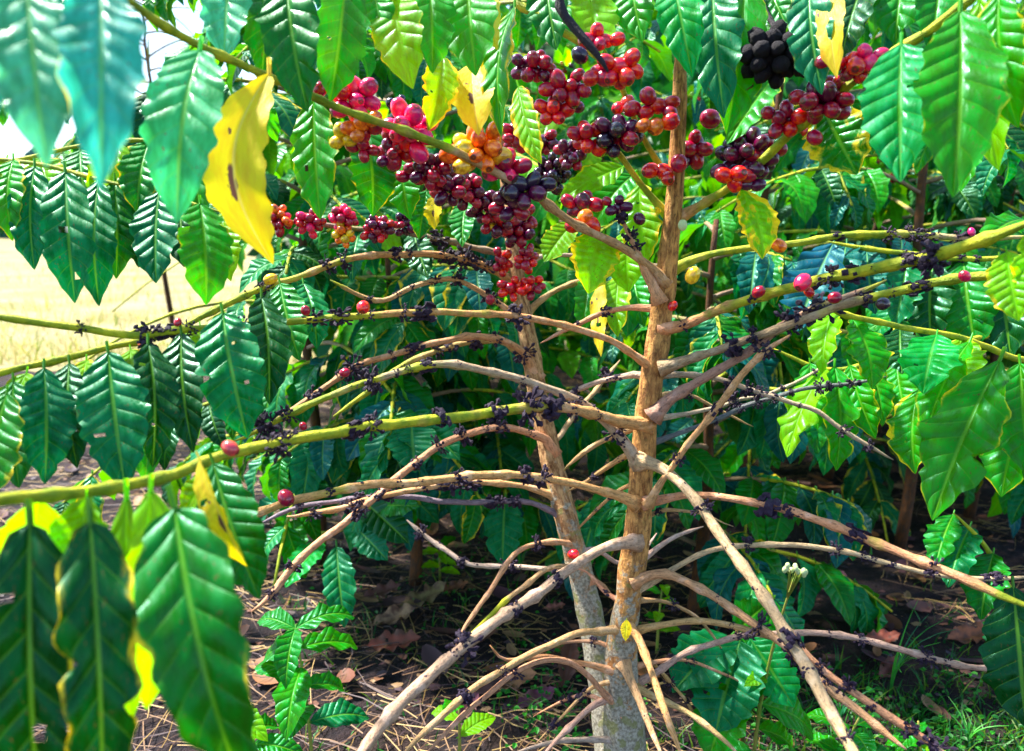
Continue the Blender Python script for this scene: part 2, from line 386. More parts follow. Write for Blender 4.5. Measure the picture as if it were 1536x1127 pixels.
# ------------------------------------------------------------ coffee trees
class Tree:
    def __init__(s, name, base, label, group='coffee trees'):
        s.base = Vector(base); s.e = thing(name, s.base, label, 'coffee tree', group); s.br = {}; s.path = {}; s.nleaf = 0
    def trunk(s, path, radii, ages, color, sides=14, rough=.16):
        me = tube('trunk', path, radii, TRUNK, ages, s.base, sides, rough, R.random() * 50, .075, .07); return obj('trunk', me, s.e, color=color)
    def branch(s, key, pts, d0, d1, w0, w1, a0=.0, a1=.6, color=(.42, .27, .17, 1), tufts=(.12, .95), gap=52, tsize=17, jit=1.0, ends=1.0, amid=None):
        """pts in photo pixels, depth runs d0..d1 along it, w in photo pixels"""
        acc = [0]
        for a, b in zip(pts, pts[1:]): acc.append(acc[-1] + math.dist(a[:2], b[:2]))
        V = [P(p[0], p[1], d0 + (d1 - d0) * (acc[i] / acc[-1])) for i, p in enumerate(pts)]
        path = spline(V, .012); m = len(path) - 1
        for i in range(2, m): path[i] = path[i] + Vector([noise.noise(path[i] * 22 + Vector((k * 9, len(s.br), 0))) for k in range(3)]) * .0022 * jit
        dd = [d0 + (d1 - d0) * i / m for i in range(m + 1)]
        rad = [(w0 + (w1 - w0) * i / m) / 2 / F * dd[i] * (1.75 - .75 * min(1, i / 4)) for i in range(m + 1)]
        if amid is None: ages = [a0 + (a1 - a0) * i / m for i in range(m + 1)]
        else: ages = [a0 + (amid - a0) * min(1, i / m * 2) if i < m / 2 else amid + (a1 - amid) * (i / m * 2 - 1) for i in range(m + 1)]
        me = tube('branch', path, rad, BARK, ages, s.base, 8, .14, R.random() * 40, .048, .40)
        c = tuple(color[k] * R.uniform(.85, 1.12) for k in range(3)) + (1,)
        b = obj('branch', me, s.e, color=c); s.br[key] = b; s.path[key] = path
        if tufts and gap:
            x = tufts[0] * acc[-1] + R.uniform(0, gap * .5)
            while x < tufts[1] * acc[-1]:
                i = int(x / acc[-1] * m); t = (path[min(i + 1, m)] - path[max(i - 1, 0)]).normalized()
                if R.random() < .86:
                    sz = tsize * R.choice((.6, .9, 1.15, 1.35, 1.7)) * R.uniform(.85, 1.15) / F * dd[i]
                    M = frame(path[i], path[i] + t, Vector((R.uniform(-1, 1), R.uniform(-1, 1), R.uniform(-1, 1)))) @ Matrix.Diagonal((sz * R.uniform(.7, 1.2), sz * R.uniform(.6, 1.5), sz * R.uniform(.7, 1.2), 1))
                    obj('withered_calyx', R.choice(TUFTS), b, s.base, M)
                x += gap * R.choice((.3, .5, .75, .95, 1.5))
        return b
    def berry(s, key, p, r, col, out, small=False):
        q = out.to_track_quat('Z', 'Y').to_matrix().to_4x4()
        obj('berry', R.choice(SMALL_BERRY if small else BIG_BERRY), s.br[key], s.base,
            Matrix.Translation(p) @ q @ Matrix.Diagonal((r, r, r * R.uniform(1.02, 1.25), 1)), col)
    def cluster(s, key, x, y, d, rx, ry, n, dia, pal):
        c = P(x, y, d); r0 = dia * .95 / 2 / F * d; rx *= .93; ry *= .93; n = max(1, round(n * 1.05)); pts = []; A = rx / F * d; B = ry / F * d; D = min(A, B) * .85; tries = 0
        g = 1.0
        while len(pts) < n and tries < 4000:
            tries += 1
            if tries % 400 == 0: g *= 1.1
            q = Vector((R.uniform(-1, 1), R.uniform(-1, 1), R.uniform(-1, 1)))
            if q.length > 1: continue
            q = Vector((q.x * A * g, q.y * D * g, q.z * B * g)); rr = r0 * R.uniform(.82, 1.12)
            if all((q - o).length > (rr + w) * .87 for o, w in pts): pts.append((q, rr))
        for q, rr in pts:
            qn = noise.noise((c + q) * 55) * .9 + .5 + R.uniform(-.22, .22); col = pal[max(0, min(len(pal) - 1, int(qn * len(pal))))]; col = tuple(v * R.uniform(.8, 1.25) for v in col) + (1,)
            out = q.normalized() + Vector((R.uniform(-.4, .4), R.uniform(-.6, .2), R.uniform(-.4, .4)))
            s.berry(key, c + q, rr, col, out, dia < 19)
    def leaf(s, key, b, t, w, d, d2=None, col='g', yel=0.0, roll=0.0, up=.35, nl=40, nw=6, **kw):
        """hero leaf: base and tip in photo pixels, width in photo pixels"""
        if d2 is None: d2 = d * .94
        Bp, Tp = P(b[0], b[1], d), P(t[0], t[1], d2); L = (Tp - Bp).length
        view = (CAM - (Bp + Tp) / 2).normalized(); n = (view + Vector((0, 0, up))).normalized()
        y = (Tp - Bp).normalized(); n = Matrix.Rotation(roll, 3, y) @ n
        Wd = w / F * (d + d2) / 2 / max(.35, math.cos(roll))
        k = dict(bow=R.uniform(.03, .10), fold=R.uniform(.1, .3), corr=.010, wave=R.uniform(.012, .03), curl=R.uniform(0, .3), seed=R.randint(0, 9999)); k.update(kw)
        yl = col in ('Y',)
        me = leaf_mesh(L, Wd, nl, nw, mat=YLEAF if yl else LEAF, **k)
        c = COL[col] if col in COL else col; c = tuple(v * R.uniform(.85, 1.15) for v in c[:3]) + (1 - yel,)
        o = obj('leaf', me, s.br[key], s.base, frame(Bp, Tp, n), c)
        if yl: o['label'] = 'yellow dying leaf with brown spots'
        s.nleaf += 1; return o
COL = dict(g=(.003, .145, .002), d=(.001, .046, .003), m=(.014, .22, .001), l=(.14, .40, .001), t=(.001, .125, .032), p=(.005, .27, .045), b=(.001, .085, .075), s=(.06, .36, .16), v=(.04, .32, .24), u=(.003, .06, .10), y=(.45, .42, .01), Y=(.8, .6, .01))  # s, v: glare painted in as pale cyan; u: sky reflection painted blue
PINK = (.85, .008, .13); RED = (.66, .001, .014); CRIM = (.34, .001, .034); DARK = (.085, .001, .038); BLK = (.018, .004, .022); ORG = (.85, .14, .004); YEL = (.75, .42, .012)
WOOD = (.58, .29, .10, 1); PALE = (.62, .33, .14, 1); GREYW = (.54, .37, .25, 1)

# ---- tree one: the upright stem in the middle
def dm(y): return 1.0 + (y - 400) / 800 * .12
tp = [(1026, -160, 12), (1024, 0, 15), (1021, 85, 19), (1017, 200, 24), (1011, 300, 28), (1003, 380, 33), (996, 440, 35), (986, 520, 36), (973, 600, 37), (963, 700, 39), (956, 800, 40), (946, 870, 41), (936, 940, 45), (932, 1000, 54), (936, 1100, 64), (940, 1180, 72), (942, 1250, 84)]
V = [P(x, y, dm(y)) for x, y, w in tp]; path = spline(V, .012)
def interp_w(p, tp):
    y = proj(p)[1]
    for a, b in zip(tp, tp[1:]):
        if y <= b[1]: return a[2] + (b[2] - a[2]) * max(0, (y - a[1]) / (b[1] - a[1]))
    return tp[-1][2]
base = path[-1].copy(); base.z = 0
T1 = Tree('coffee_tree', base, 'coffee tree with the straight reddish brown trunk and long bare branches')
T1.trunk(path, [interp_w(p, tp) * .93 / 2 / F * proj(p)[2] for p in path], [max(0, min(1, (proj(p)[1] - 600) / 480)) for p in path], (.66, .33, .095, 1), 18)
b = T1.branch
b('m1', [(985, 555), (940, 525), (900, 505), (830, 485), (760, 473), (650, 468), (540, 475), (380, 487), (270, 495), (200, 503), (100, 490), (0, 478), (-60, 470)], 1.02, .72, 10, 12, 0, .9, WOOD, (.25, .9), 60, 15, amid=.62)
b('m2', [(998, 425), (975, 400), (930, 370), (870, 340), (800, 292), (730, 250), (640, 210), (560, 180), (480, 150), (420, 122), (330, 85), (250, 40), (190, 0), (100, -60)], 1.0, .55, 13, 13, 0, 1.0, WOOD, None, amid=.5)
b('m3', [(972, 636), (930, 632), (895, 622), (845, 610), (790, 614), (740, 620), (650, 630), (560, 640), (440, 660), (340, 682), (240, 720), (120, 738), (0, 752), (-80, 765)], 1.03, .43, 15, 20, .15, 1.1, WOOD, (.1, .66), 62, 22, amid=.75)
b('m4', [(960, 695), (940, 670), (915, 640), (885, 613), (840, 590), (770, 565), (700, 550), (640, 548), (560, 570), (480, 600), (400, 640), (350, 662)], 1.04, .85, 15, 9, 0, .75, (.5, .3, .18, 1), (.08, .95), 56, 15)
b('m5', [(955, 755), (930, 745), (870, 727), (800, 715), (730, 712), (640, 722), (540, 730), (450, 748), (390, 770), (300, 782)], 1.04, .80, 12, 13, 0, .5, PALE, (.25, .9), 80, 16)
b('m6', [(955, 812), (910, 820), (860, 850), (790, 900), (720, 950), (680, 985), (610, 1045), (560, 1105), (520, 1165)], 1.05, .66, 14, 20, 0, .35, (.52, .33, .21, 1), (.2, .95), 80, 16)
b('m7', [(940, 945), (900, 947), (870, 950), (800, 980), (730, 1020), (660, 1075), (600, 1140)], 1.08, .82, 11, 10, -.3, .2, PALE, (.5, .9), 80, 10)
b('m7b', [(930, 1010), (870, 995), (820, 985), (760, 990), (735, 968)], 1.08, 1.0, 9, 6, -.3, .0, PALE, None)
b('m7c', [(930, 1060), (905, 1040), (880, 1012), (845, 990), (790, 1000), (720, 1050), (640, 1130)], 1.09, .85, 9, 8, -.3, .1, PALE, (.5, .9), 80, 9)
b('m7d', [(930, 1040), (895, 1055), (860, 1085), (835, 1110), (810, 1140)], 1.09, 1.0, 9, 8, -.4, 0, GREYW, None)
b('m7e', [(930, 1112), (880, 1110), (830, 1113), (770, 1130)], 1.1, 1.0, 8, 7, -.4, 0, GREYW, None)
b('m8', [(950, 872), (985, 862), (1010, 864), (1050, 885), (1100, 915), (1150, 950), (1190, 980), (1240, 1030), (1300, 1075), (1360, 1125)], 1.06, .86, 12, 13, -.2, .1, PALE, (.3, .95), 70, 14)
b('m9', [(960, 693), (985, 697), (1010, 715), (1040, 745), (1080, 802), (1130, 872), (1180, 950), (1230, 1040), (1270, 1110), (1295, 1160)], 1.03, .68, 14, 20, -.1, .45, (.54, .32, .17, 1), (.12, .97), 88, 17)
b('m10', [(965, 755), (1000, 747), (1040, 742), (1100, 748), (1200, 770), (1300, 808), (1400, 850), (1480, 885), (1560, 915)], 1.04, .76, 11, 15, -.1, .55, PALE, (.25, .97), 80, 17)
b('m11', [(978, 625), (1000, 605), (1050, 570), (1118, 532), (1160, 500), (1210, 470), (1270, 445), (1330, 420)], 1.02, .92, 15, 11, -.1, .5, (.40, .22, .15, 1), (.5, .95), 48, 16)
b('m12', [(990, 552), (1010, 547), (1060, 530), (1130, 507), (1212, 478), (1260, 459), (1300, 447), (1361, 434), (1429, 420), (1530, 410), (1600, 402)], 1.01, .80, 12, 14, -.1, .85, (.42, .23, .14, 1), (.22, .78), 44, 16)
b('m13', [(992, 492), (1020, 490), (1080, 465), (1160, 440), (1220, 425), (1300, 405), (1400, 385), (1480, 360), (1560, 328)], 1.01, .68, 13, 21, .35, 1.0, WOOD, (.05, .8), 52, 17, amid=.75)
b('m14', [(972, 758), (985, 735), (1010, 697), (1040, 655), (1074, 613), (1121, 554), (1150, 525), (1185, 503)], 1.02, .90, 9, 12, -.2, .25, PALE, (.2, .9), 70, 11)
b('m15', [(985, 562), (1040, 563), (1080, 570), (1150, 592), (1200, 608), (1230, 618), (1280, 655), (1340, 690)], 1.04, 1.0, 8, 7, -.2, .1, GREYW, (.3, .95), 45, 10)
b('m16', [(965, 668), (1000, 658), (1060, 635), (1110, 612), (1160, 597), (1200, 585), (1260, 578), (1330, 565)], 1.04, 1.05, 8, 6, -.4, -.2, (.14, .13, .16, 1), (.3, .95), 40, 9)
b('m17', [(978, 630), (1020, 622), (1074, 612), (1110, 600), (1150, 592), (1200, 570), (1250, 540)], 1.05, 1.1, 7, 5, -.3, 0, GREYW, (.3, .95), 40, 9)
b('m18', [(1008, 330), (1030, 322), (1060, 302), (1100, 277), (1140, 245), (1180, 205), (1230, 165), (1290, 115), (1340, 78), (1390, 50), (1460, -5), (1520, -50)], 1.0, .66, 13, 15, .4, 1.1, WOOD, None, amid=.85)
b('m19', [(1002, 408), (1060, 383), (1120, 372), (1180, 366), (1260, 355), (1350, 352), (1450, 358), (1550, 356)], 1.02, .98, 11, 9, .7, .45, GREYW, (.45, .95), 52, 14)
b('m20', [(1008, 330), (990, 312), (965, 280), (940, 248), (915, 215), (890, 180)], 1.0, .97, 10, 8, .8, 1.0, WOOD, None)
b('m20b', [(1014, 280), (995, 255), (970, 215), (950, 175), (935, 140), (925, 110), (900, 60)], 1.0, .94, 9, 7, .7, 1.0, (.2, .17, .1, 1), None)
b('m21', [(1024, -60), (930, -50), (850, -25), (840, 10), (862, 42), (895, 82), (912, 108)], .80, .78, 12, 16, -.8, -.8, (.010, .006, .012, 1), None)
b('m22', [(1024, -80), (900, -60), (800, -20), (775, 5), (800, 20), (840, 45), (885, 75), (920, 110)], .98, .92, 9, 13, .9, 1.1, WOOD, None)
b('m23', [(990, 455), (983, 437), (968, 410), (953, 370), (940, 340), (928, 312)], .99, .97, 12, 9, -.1, .2, PALE, (.6, .98), 30, 14)
b('m24', [(960, 680), (930, 690), (875, 725), (850, 738)], 1.07, 1.13, 8, 7, -.2, .1, PALE, (.3, .9), 45, 8)
b('m25', [(968, 632), (950, 643), (916, 657), (875, 680), (845, 707)], 1.06, 1.13, 9, 8, -.1, .4, PALE, None)
b('m26', [(990, 464), (945, 462), (909, 467), (862, 488), (811, 515)], 1.03, 1.12, 8, 7, -.2, .1, PALE, (.3, .9), 50, 8)
b('m28', [(975, 568), (950, 562), (902, 573), (855, 590), (830, 610)], 1.04, 1.1, 8, 8, -.3, .0, GREYW, (.3, .9), 35, 9)
b('m29', [(940, 950), (985, 940), (1040, 931), (1100, 940), (1160, 957), (1200, 975)], 1.08, .95, 10, 9, -.3, 0, PALE, (.5, .95), 60, 9)
b('m30', [(950, 1030), (985, 1006), (1050, 970), (1120, 953), (1170, 950), (1260, 952), (1350, 976), (1450, 1000), (1560, 1000)], 1.09, 1.0, 9, 9, -.4, -.1, GREYW, (.3, .97), 50, 9)
b('m31', [(940, 935), (955, 955), (975, 1000), (1000, 1075), (1025, 1140)], 1.07, .95, 10, 12, -.3, .1, PALE, (.3, .9), 70, 8)
b('m32', [(935, 995), (950, 1030), (970, 1080), (995, 1140)], 1.07, .98, 11, 12, -.3, .1, PALE, (.4, .9), 60, 7)
b('m33', [(950, 1030), (1000, 1053), (1040, 1075), (1080, 1105), (1110, 1135)], 1.08, 1.0, 8, 10, -.3, .1, PALE, None)
b('m34', [(948, 888), (975, 875), (1010, 852), (1060, 828), (1110, 820), (1200, 818), (1270, 828), (1350, 850), (1450, 868), (1560, 866)], 1.07, 1.0, 9, 7, -.2, -.1, GREYW, (.3, .97), 44, 10)
b('m35', [(955, 848), (985, 822), (1015, 803), (1055, 790)], 1.07, 1.12, 7, 7, -.4, 0, GREYW, None)
b('m36', [(1180, 950), (1215, 990), (1270, 1030), (1330, 1072), (1400, 1120), (1440, 1150)], .83, .74, 9, 14, -.2, .4, PALE, (.3, .95), 70, 15)
tw = random.Random(5)
for i, q in enumerate((((938, 985), (900, 965), (850, 962), (790, 978)), ((935, 1075), (900, 1050), (865, 1045), (800, 1075)), ((945, 905), (910, 890), (880, 860), (850, 850)), ((945, 960), (990, 1005), (1035, 1062), (1085, 1130)), ((950, 1000), (1010, 990), (1060, 1000), (1120, 1030)), ((955, 900), (1000, 905), (1050, 930), (1090, 985)),
                       ((960, 780), (1000, 765), (1050, 770), (1100, 790)), ((935, 1020), (890, 1030), (850, 1065), (800, 1120)), ((966, 720), (930, 735), (890, 770), (860, 800)), ((975, 600), (1020, 590), (1070, 610), (1130, 640)))):
    b('twig%d' % i, list(q), 1.08, 1.08 + tw.uniform(-.12, .12), 6, 4, -.3, .1, PALE, (.3, .9), 40, 7)
b('top_left', [(1024, -60), (900, -90), (760, -60), (600, -45), (440, -45), (300, -60)], .98, .70, 12, 12, .6, 1, WOOD, None)
b('top_right', [(1024, -40), (1090, -40), (1180, -30), (1280, -35), (1400, -60)], .98, .80, 12, 10, .6, 1, WOOD, None)

cocoon = obj('cocoon', SMALL_BERRY[2].copy(), None, world=Matrix.Translation(P(1024, 338, .965)) @ Matrix.Diagonal((.0058, .005, .0066, 1))); cocoon.data.materials.clear(); cocoon.data.materials.append(PETAL); cocoon.data.name = 'cocoon'
tag(cocoon, 'tiny white cocoon stuck to the reddish trunk at a branch fork', 'cocoon')
# berries of tree one
c = T1.cluster
c('m2', 532, 150, .80, 30, 28, 9, 29, [PINK, PINK, PINK, RED]); c('m2', 543, 190, .80, 24, 20, 6, 26, [RED, ORG, CRIM]); c('m2', 513, 210, .81, 18, 12, 3, 22, [YEL, YEL])
c('m2', 545, 222, .82, 22, 14, 4, 20, [CRIM, RED]); c('m2', 478, 138, .78, 6, 5, 1, 20, [CRIM]); c('m2', 585, 232, .84, 16, 18, 5, 20, [CRIM, DARK])
c('m2', 616, 196, .83, 34, 30, 12, 30, [PINK, PINK, PINK, RED]); c('m2', 592, 220, .85, 22, 20, 6, 27, [RED, CRIM])
c('m2', 640, 256, .88, 34, 24, 16, 21, [CRIM, DARK, CRIM]); c('m2', 716, 224, .86, 38, 28, 13, 28, [ORG, RED, ORG, YEL]); c('m2', 758, 252, .88, 32, 20, 9, 26, [RED, PINK, CRIM])
c('m2', 785, 280, .88, 30, 20, 10, 27, [BLK, BLK, DARK]); c('m2', 765, 308, .9, 26, 20, 7, 24, [DARK, CRIM]); c('m2', 672, 285, .9, 22, 22, 9, 22, [CRIM, DARK])
c('m2', 866, 338, .96, 14, 10, 2, 27, [RED]); c('m2', 889, 342, .95, 8, 8, 1, 28, [RED]); c('m2', 877, 326, .94, 6, 6, 1, 25, [ORG]); c('m2', 872, 305, .98, 24, 12, 5, 24, [CRIM, DARK])
c('m23', 925, 308, .97, 24, 10, 5, 17, [CRIM, DARK]); c('m23', 958, 328, .97, 6, 4, 1, 18, [DARK])
c('m21', 900, 62, .84, 24, 14, 6, 25, [CRIM, CRIM, RED]); c('m21', 930, 100, .82, 30, 20, 8, 27, [CRIM, RED, RED]); c('m21', 868, 82, .82, 8, 6, 1, 24, [BLK]); c('m21', 898, 115, .82, 14, 10, 2, 26, [CRIM, RED])
c('m22', 803, 102, .97, 32, 20, 10, 23, [CRIM, CRIM, DARK]); c('m22', 852, 130, .96, 30, 20, 9, 24, [CRIM, CRIM, DARK]); c('m22', 826, 165, .97, 20, 16, 6, 24, [RED, CRIM]); c('m22', 858, 158, .99, 20, 14, 5, 22, [DARK, CRIM])
c('m20b', 985, 160, .94, 26, 14, 6, 26, [CRIM, RED, RED]); c('m20b', 990, 186, .93, 18, 9, 3, 26, [ORG, RED]); c('m20b', 932, 162, .96, 8, 8, 2, 24, [RED, CRIM])
c('m20', 885, 206, .96, 22, 24, 7, 26, [RED, RED, CRIM]); c('m20', 930, 202, .95, 30, 26, 12, 25, [DARK, DARK, BLK, CRIM]); c('m20', 856, 232, 1.0, 20, 22, 10, 19, [CRIM, DARK])
c('m20', 985, 255, .97, 16, 10, 2, 25, [RED, CRIM]); c('m20', 1000, 266, .96, 6, 4, 1, 27, [RED]); c('m20', 1018, 248, .95, 5, 4, 1, 25, [CRIM]); c('m20b', 1038, 228, 1.0, 20, 20, 7, 23, [DARK, CRIM, CRIM])
c('m20b', 1063, 178, .97, 6, 4, 1, 27, [CRIM])
c('m18', 1122, 236, .93, 44, 34, 24, 25, [DARK, DARK, BLK, DARK, CRIM]); c('m18', 1105, 262, .91, 18, 12, 4, 26, [RED, CRIM]); c('m18', 1130, 278, .92, 10, 6, 2, 25, [DARK])
c('m18', 1178, 180, .87, 26, 18, 8, 25, [RED, RED, CRIM]); c('m18', 1236, 152, .83, 34, 24, 12, 26, [CRIM, CRIM, DARK]); c('m18', 1240, 125, .84, 18, 10, 4, 24, [CRIM, PINK]); c('m18', 1225, 208, .85, 8, 6, 2, 26, [CRIM])
c('m18', 1285, 98, .78, 32, 14, 8, 27, [PINK, CRIM, RED]); c('m18', 1310, 88, .77, 14, 8, 3, 26, [PINK])
for key, x, y, d, dia, col in (('m1', 545, 460, .88, 19, RED), ('m1', 458, 465, .85, 16, CRIM), ('m3', 342, 672, .62, 27, (.72, .04, .06)), ('m5', 428, 744, .84, 24, CRIM), ('m6', 858, 832, 1.0, 15, RED),
                               ('m13', 1206, 422, .84, 24, (.66, .01, .08)), ('m13', 1135, 440, .9, 20, CRIM), ('m13', 1215, 440, .85, 16, RED), ('m12', 1254, 446, .88, 22, CRIM), ('m12', 1447, 417, .8, 19, PINK), ('m13', 1012, 458, .98, 17, RED),
                               ('m19', 1166, 366, .96, 22, ORG), ('m19', 1040, 411, .97, 22, YEL), ('m1', 268, 482, .78, 13, CRIM), ('m19', 1458, 350, .97, 11, PINK), ('m12', 1325, 455, .84, 20, BLK), ('m4', 520, 560, .93, 14, CRIM), ('m4', 454, 637, .89, 12, CRIM)):
    c(key, x, y, d, 4, 4, 1, dia, [col])
# black rotten clump high on the right
ROT = SMALL_BERRY[0].copy(); ROT.name = 'rotten_berry'; ROT.materials.clear(); ROT.materials.append(simple('rotten_skin', ((.003, .002, .004, 1), (.012, .007, .014, 1)), 9, .75, .8))
for v in ROT.vertices: v.co *= 1 + .28 * noise.noise(v.co * 1.9)
def rotten(tree, key, x, y, d, rx, ry, n, dia):
    keep = set(tree.br[key].children); tree.cluster(key, x, y, d, rx, ry, n, dia, [(.008, .005, .010)])
    for o in tree.br[key].children:
        if o not in keep: o.data = ROT; o.name = 'berry'; o['label'] = 'shrivelled black rotten berry'; o.scale = o.scale * 1.2
b('dark_spur', [(1120, -36), (1150, 20), (1168, 60), (1150, 110), (1120, 135)], .93, .86, 9, 8, -.5, .4, (.05, .03, .04, 1), None)
rotten(T1, 'dark_spur', 1168, 82, .84, 42, 30, 30, 23); rotten(T1, 'dark_spur', 1104, 82, .88, 8, 12, 3, 18)

# leaves of tree one
l = T1.leaf
# near leaves on the low left branch
l('m3', (45, 785), (58, 1300), 124, .46, .44, 'd', .2, roll=.15, bow=.06, curl=.15, wave=.022, base=.66)
l('m3', (135, 782), (160, 1290), 112, .46, .43, 'd', .2, roll=-.1, bow=.08, curl=.2, wave=.026, base=.66)
l('m3', (262, 762), (372, 1250), 138, .48, .44, 'g', .12, roll=.25, bow=.12, curl=.25, corr=.016, wave=.016, base=.66, up=.6)
l('m3', (226, 735), (224, 1075), 96, .51, .49, 'l', .12, roll=-.3, curl=.1)
l('m3', (130, 745), (120, 900), 90, .53, .53, 'l', .12, roll=.4); l('m3', (60, 750), (20, 880), 90, .52, .54, 'l', .12, roll=-.4); l('m3', (190, 745), (185, 1125), 60, .55, .53, 'l', .12, roll=.3)
l('m3', (300, 690), (358, 868), 30, .58, .57, 'Y', 0, roll=.9, fold=.6, side=-.10)
l('m3', (320, 695), (388, 905), 88, .62, .58, 'g', .06, roll=.3, corr=.016)
l('m3', (330, 700), (262, 800), 40, .66, .68, 'l', .1, roll=.5)
# big yellow leaf under the berry branch
l('m2', (404, 110), (408, 400), 98, .68, .66, 'Y', 0, roll=.1, side=.17, bow=.05, curl=.1, wave=.012, corr=.003)
l('m2', (300, 75), (258, 335), 112, .60, .55, 's', .0, roll=.15, up=.9, bow=.10, corr=.016)
l('m2', (470, 145), (478, 330), 66, .85, .82, 'm', .2, roll=.3); l('m2', (548, 190), (560, 325), 70, .92, .9, 'g', .15, roll=-.3)
l('m2', (505, 215), (476, 320), 26, .9, .88, 'Y', roll=.8); l('m2', (600, 225), (612, 330), 55, .98, .95, 'm', .12, roll=.3)
l('m2', (655, 290), (652, 345), 26, 1.0, 1.0, 'Y', roll=.6); l('m2', (640, 285), (628, 360), 40, 1.02, 1.0, 'g', .2)
l('m2', (860, 335), (815, 392), 48, 1.0, .98, 'l', .15, roll=.2); l('m2', (905, 350), (885, 440), 72, .98, .94, 'l', .3, roll=-.2, side=.06)
l('m20', (960, 275), (968, 400), 60, 1.02, 1.0, 'l', .3, roll=.35); l('m20', (935, 250), (835, 300), 46, 1.02, 1.0, 'l', .15, roll=.2); l('m20', (950, 262), (880, 345), 60, 1.06, 1.04, 'm', .15, roll=.2)
l('m23', (945, 345), (940, 440), 60, 1.08, 1.05, 'l', .15, roll=.3)
l('m18', (1112, 285), (1148, 388), 56, .92, .88, 'l', .42, roll=-.3, side=-.05)
l('m18', (1352, 66), (1350, 272), 104, .70, .65, 'p', .05, roll=.12, up=.7, corr=.012, wave=.016, bow=.06)
l('m18', (1440, 16), (1432, 296), 112, .67, .62, 'm', .10, roll=-.12, up=.55, corr=.014, wave=.016, bow=.08)
l('m18', (1500, -20), (1512, 200), 70, .66, .64, 'm', .22, roll=.5); l('m18', (1470, 0), (1488, 262), 75, .72, .70, 'l', .2, roll=.5); l('m18', (1390, 52), (1370, 200), 60, .78, .76, 'g', roll=-.5)
l('m18', (1235, 165), (1285, 262), 92, .88, .84, 'g', .38, roll=.2); l('m18', (1260, 150), (1320, 235), 60, .9, .9, 'g', .3, roll=-.3)
l('m13', (1510, 378), (1528, 482), 66, .72, .70, 'l', .28, roll=.2); l('m13', (1545, 345), (1560, 460), 60, .7, .7, 'l', .2)
# leaves that hang from the shoots above
for q in (((430, -40), (452, 165), 86, .72, 'g', .0, .3), ((520, -45), (500, 150), 80, .76, 'm', .0, -.2), ((590, -20), (612, 128), 76, .80, 'l', .15, .3), ((640, -50), (652, 105), 70, .82, 'm', .0, -.2),
          ((700, -50), (712, 112), 84, .84, 'm', .0, .2), ((560, -40), (575, 60), 60, .82, 'm', 0, .2), ((665, 85), (648, 192), 54, .86, 'l', .3, -.3), ((772, 10), (748, 205), 42, .88, 'm', .3, .7), ((745, -20), (735, 70), 34, .86, 'Y', 0, .8),
          ((708, 95), (716, 200), 64, .88, 'Y', 0, .2), ((778, 130), (806, 245), 40, .92, 'l', .35, .5), ((820, -45), (830, 70), 64, .95, 'g', 0, .3), ((880, -30), (900, 80), 70, .98, 'l', .05, -.2), ((945, -60), (960, 60), 64, .98, 'm', .05, .3),
          ((345, -50), (335, 90), 70, .72, 's', 0, .2), ((390, -50), (400, 120), 70, .76, 'g', 0, -.3)):
    l('top_left', q[0], q[1], q[2], q[3], None, q[4], q[5], roll=q[6], corr=.006, up=.15)
for q in (((1008, -40), (1038, 112), 66, .86, 'p', .0, .1), ((1068, -40), (1082, 176), 76, .88, 't', .0, .2), ((1118, -36), (1098, 200), 80, .90, 'm', .2, -.3), ((1150, -30), (1180, 40), 60, .95, 'g', 0, .3), ((1170, 105), (1090, 215), 60, .93, 'm', .15, .2),
          ((1215, -34), (1228, 140), 66, .82, 't', .1, .3), ((1258, -30), (1244, 112), 40, .80, 'Y', 0, .5), ((1300, -36), (1255, 90), 60, .84, 'd', .0, .2), ((1360, -55), (1340, 60), 70, .84, 'g', 0, .2), ((1410, -50), (1400, 70), 70, .78, 'g', 0, -.2)):
    l('top_right', q[0], q[1], q[2], q[3], None, q[4], q[5], roll=q[6])
l('m31', (940, 930), (938, 962), 16, 1.03, 1.02, 'y', .4, nl=16, nw=3)

# ---- tree two: the leaning paler stem behind on the left
def d2(y): return 1.22 - (y - 300) / 900 * .06
tp2 = [(748, 180, 9), (756, 260, 13), (764, 330, 18), (774, 400, 22), (785, 470, 25), (798, 540, 28), (812, 620, 30), (830, 700, 32), (850, 780, 34), (868, 850, 36), (885, 920, 38), (900, 1000, 41), (912, 1080, 46), (922, 1180, 52)]
V = [P(x, y, d2(y)) for x, y, w in tp2]; path = spline(V, .012); base = path[-1].copy(); base.z = 0
path.append(base.copy())
T2 = Tree('coffee_tree', base, 'coffee tree with the thinner leaning trunk covered in small dark red berries near its top')
T2.trunk(path, [interp_w(p, tp2) / 2 / F * proj(p)[2] for p in path], [max(0, min(1, .25 + (proj(p)[1] - 600) / 500)) for p in path], (.60, .35, .16, 1), 16)
b = T2.branch
b('s1', [(780, 480), (754, 461), (720, 437), (687, 420), (663, 419), (619, 431), (575, 451), (540, 445), (495, 420)], 1.22, 1.12, 9, 7, -.1, .5, PALE, (.1, .9), 34, 10)
b('s2', [(774, 425), (730, 400), (687, 387), (636, 382), (582, 383), (535, 387), (491, 400), (444, 417), (400, 430), (330, 462), (270, 492), (220, 510), (150, 525), (60, 548), (0, 560), (-80, 575)], 1.22, .70, 10, 11, 0, 1.1, WOOD, (.08, .6), 40, 13, amid=.55)
b('s3', [(806, 568), (788, 532), (754, 510), (724, 505), (687, 508), (636, 518), (575, 537), (531, 552), (491, 579), (457, 603), (400, 640)], 1.2, 1.0, 11, 8, -.1, .2, WOOD, (.1, .95), 40, 13)
b('s4', [(800, 555), (760, 515), (724, 510), (687, 517), (636, 533), (600, 552), (550, 590), (500, 625)], 1.24, 1.2, 9, 9, -.1, .9, WOOD, (.3, .95), 40, 12)
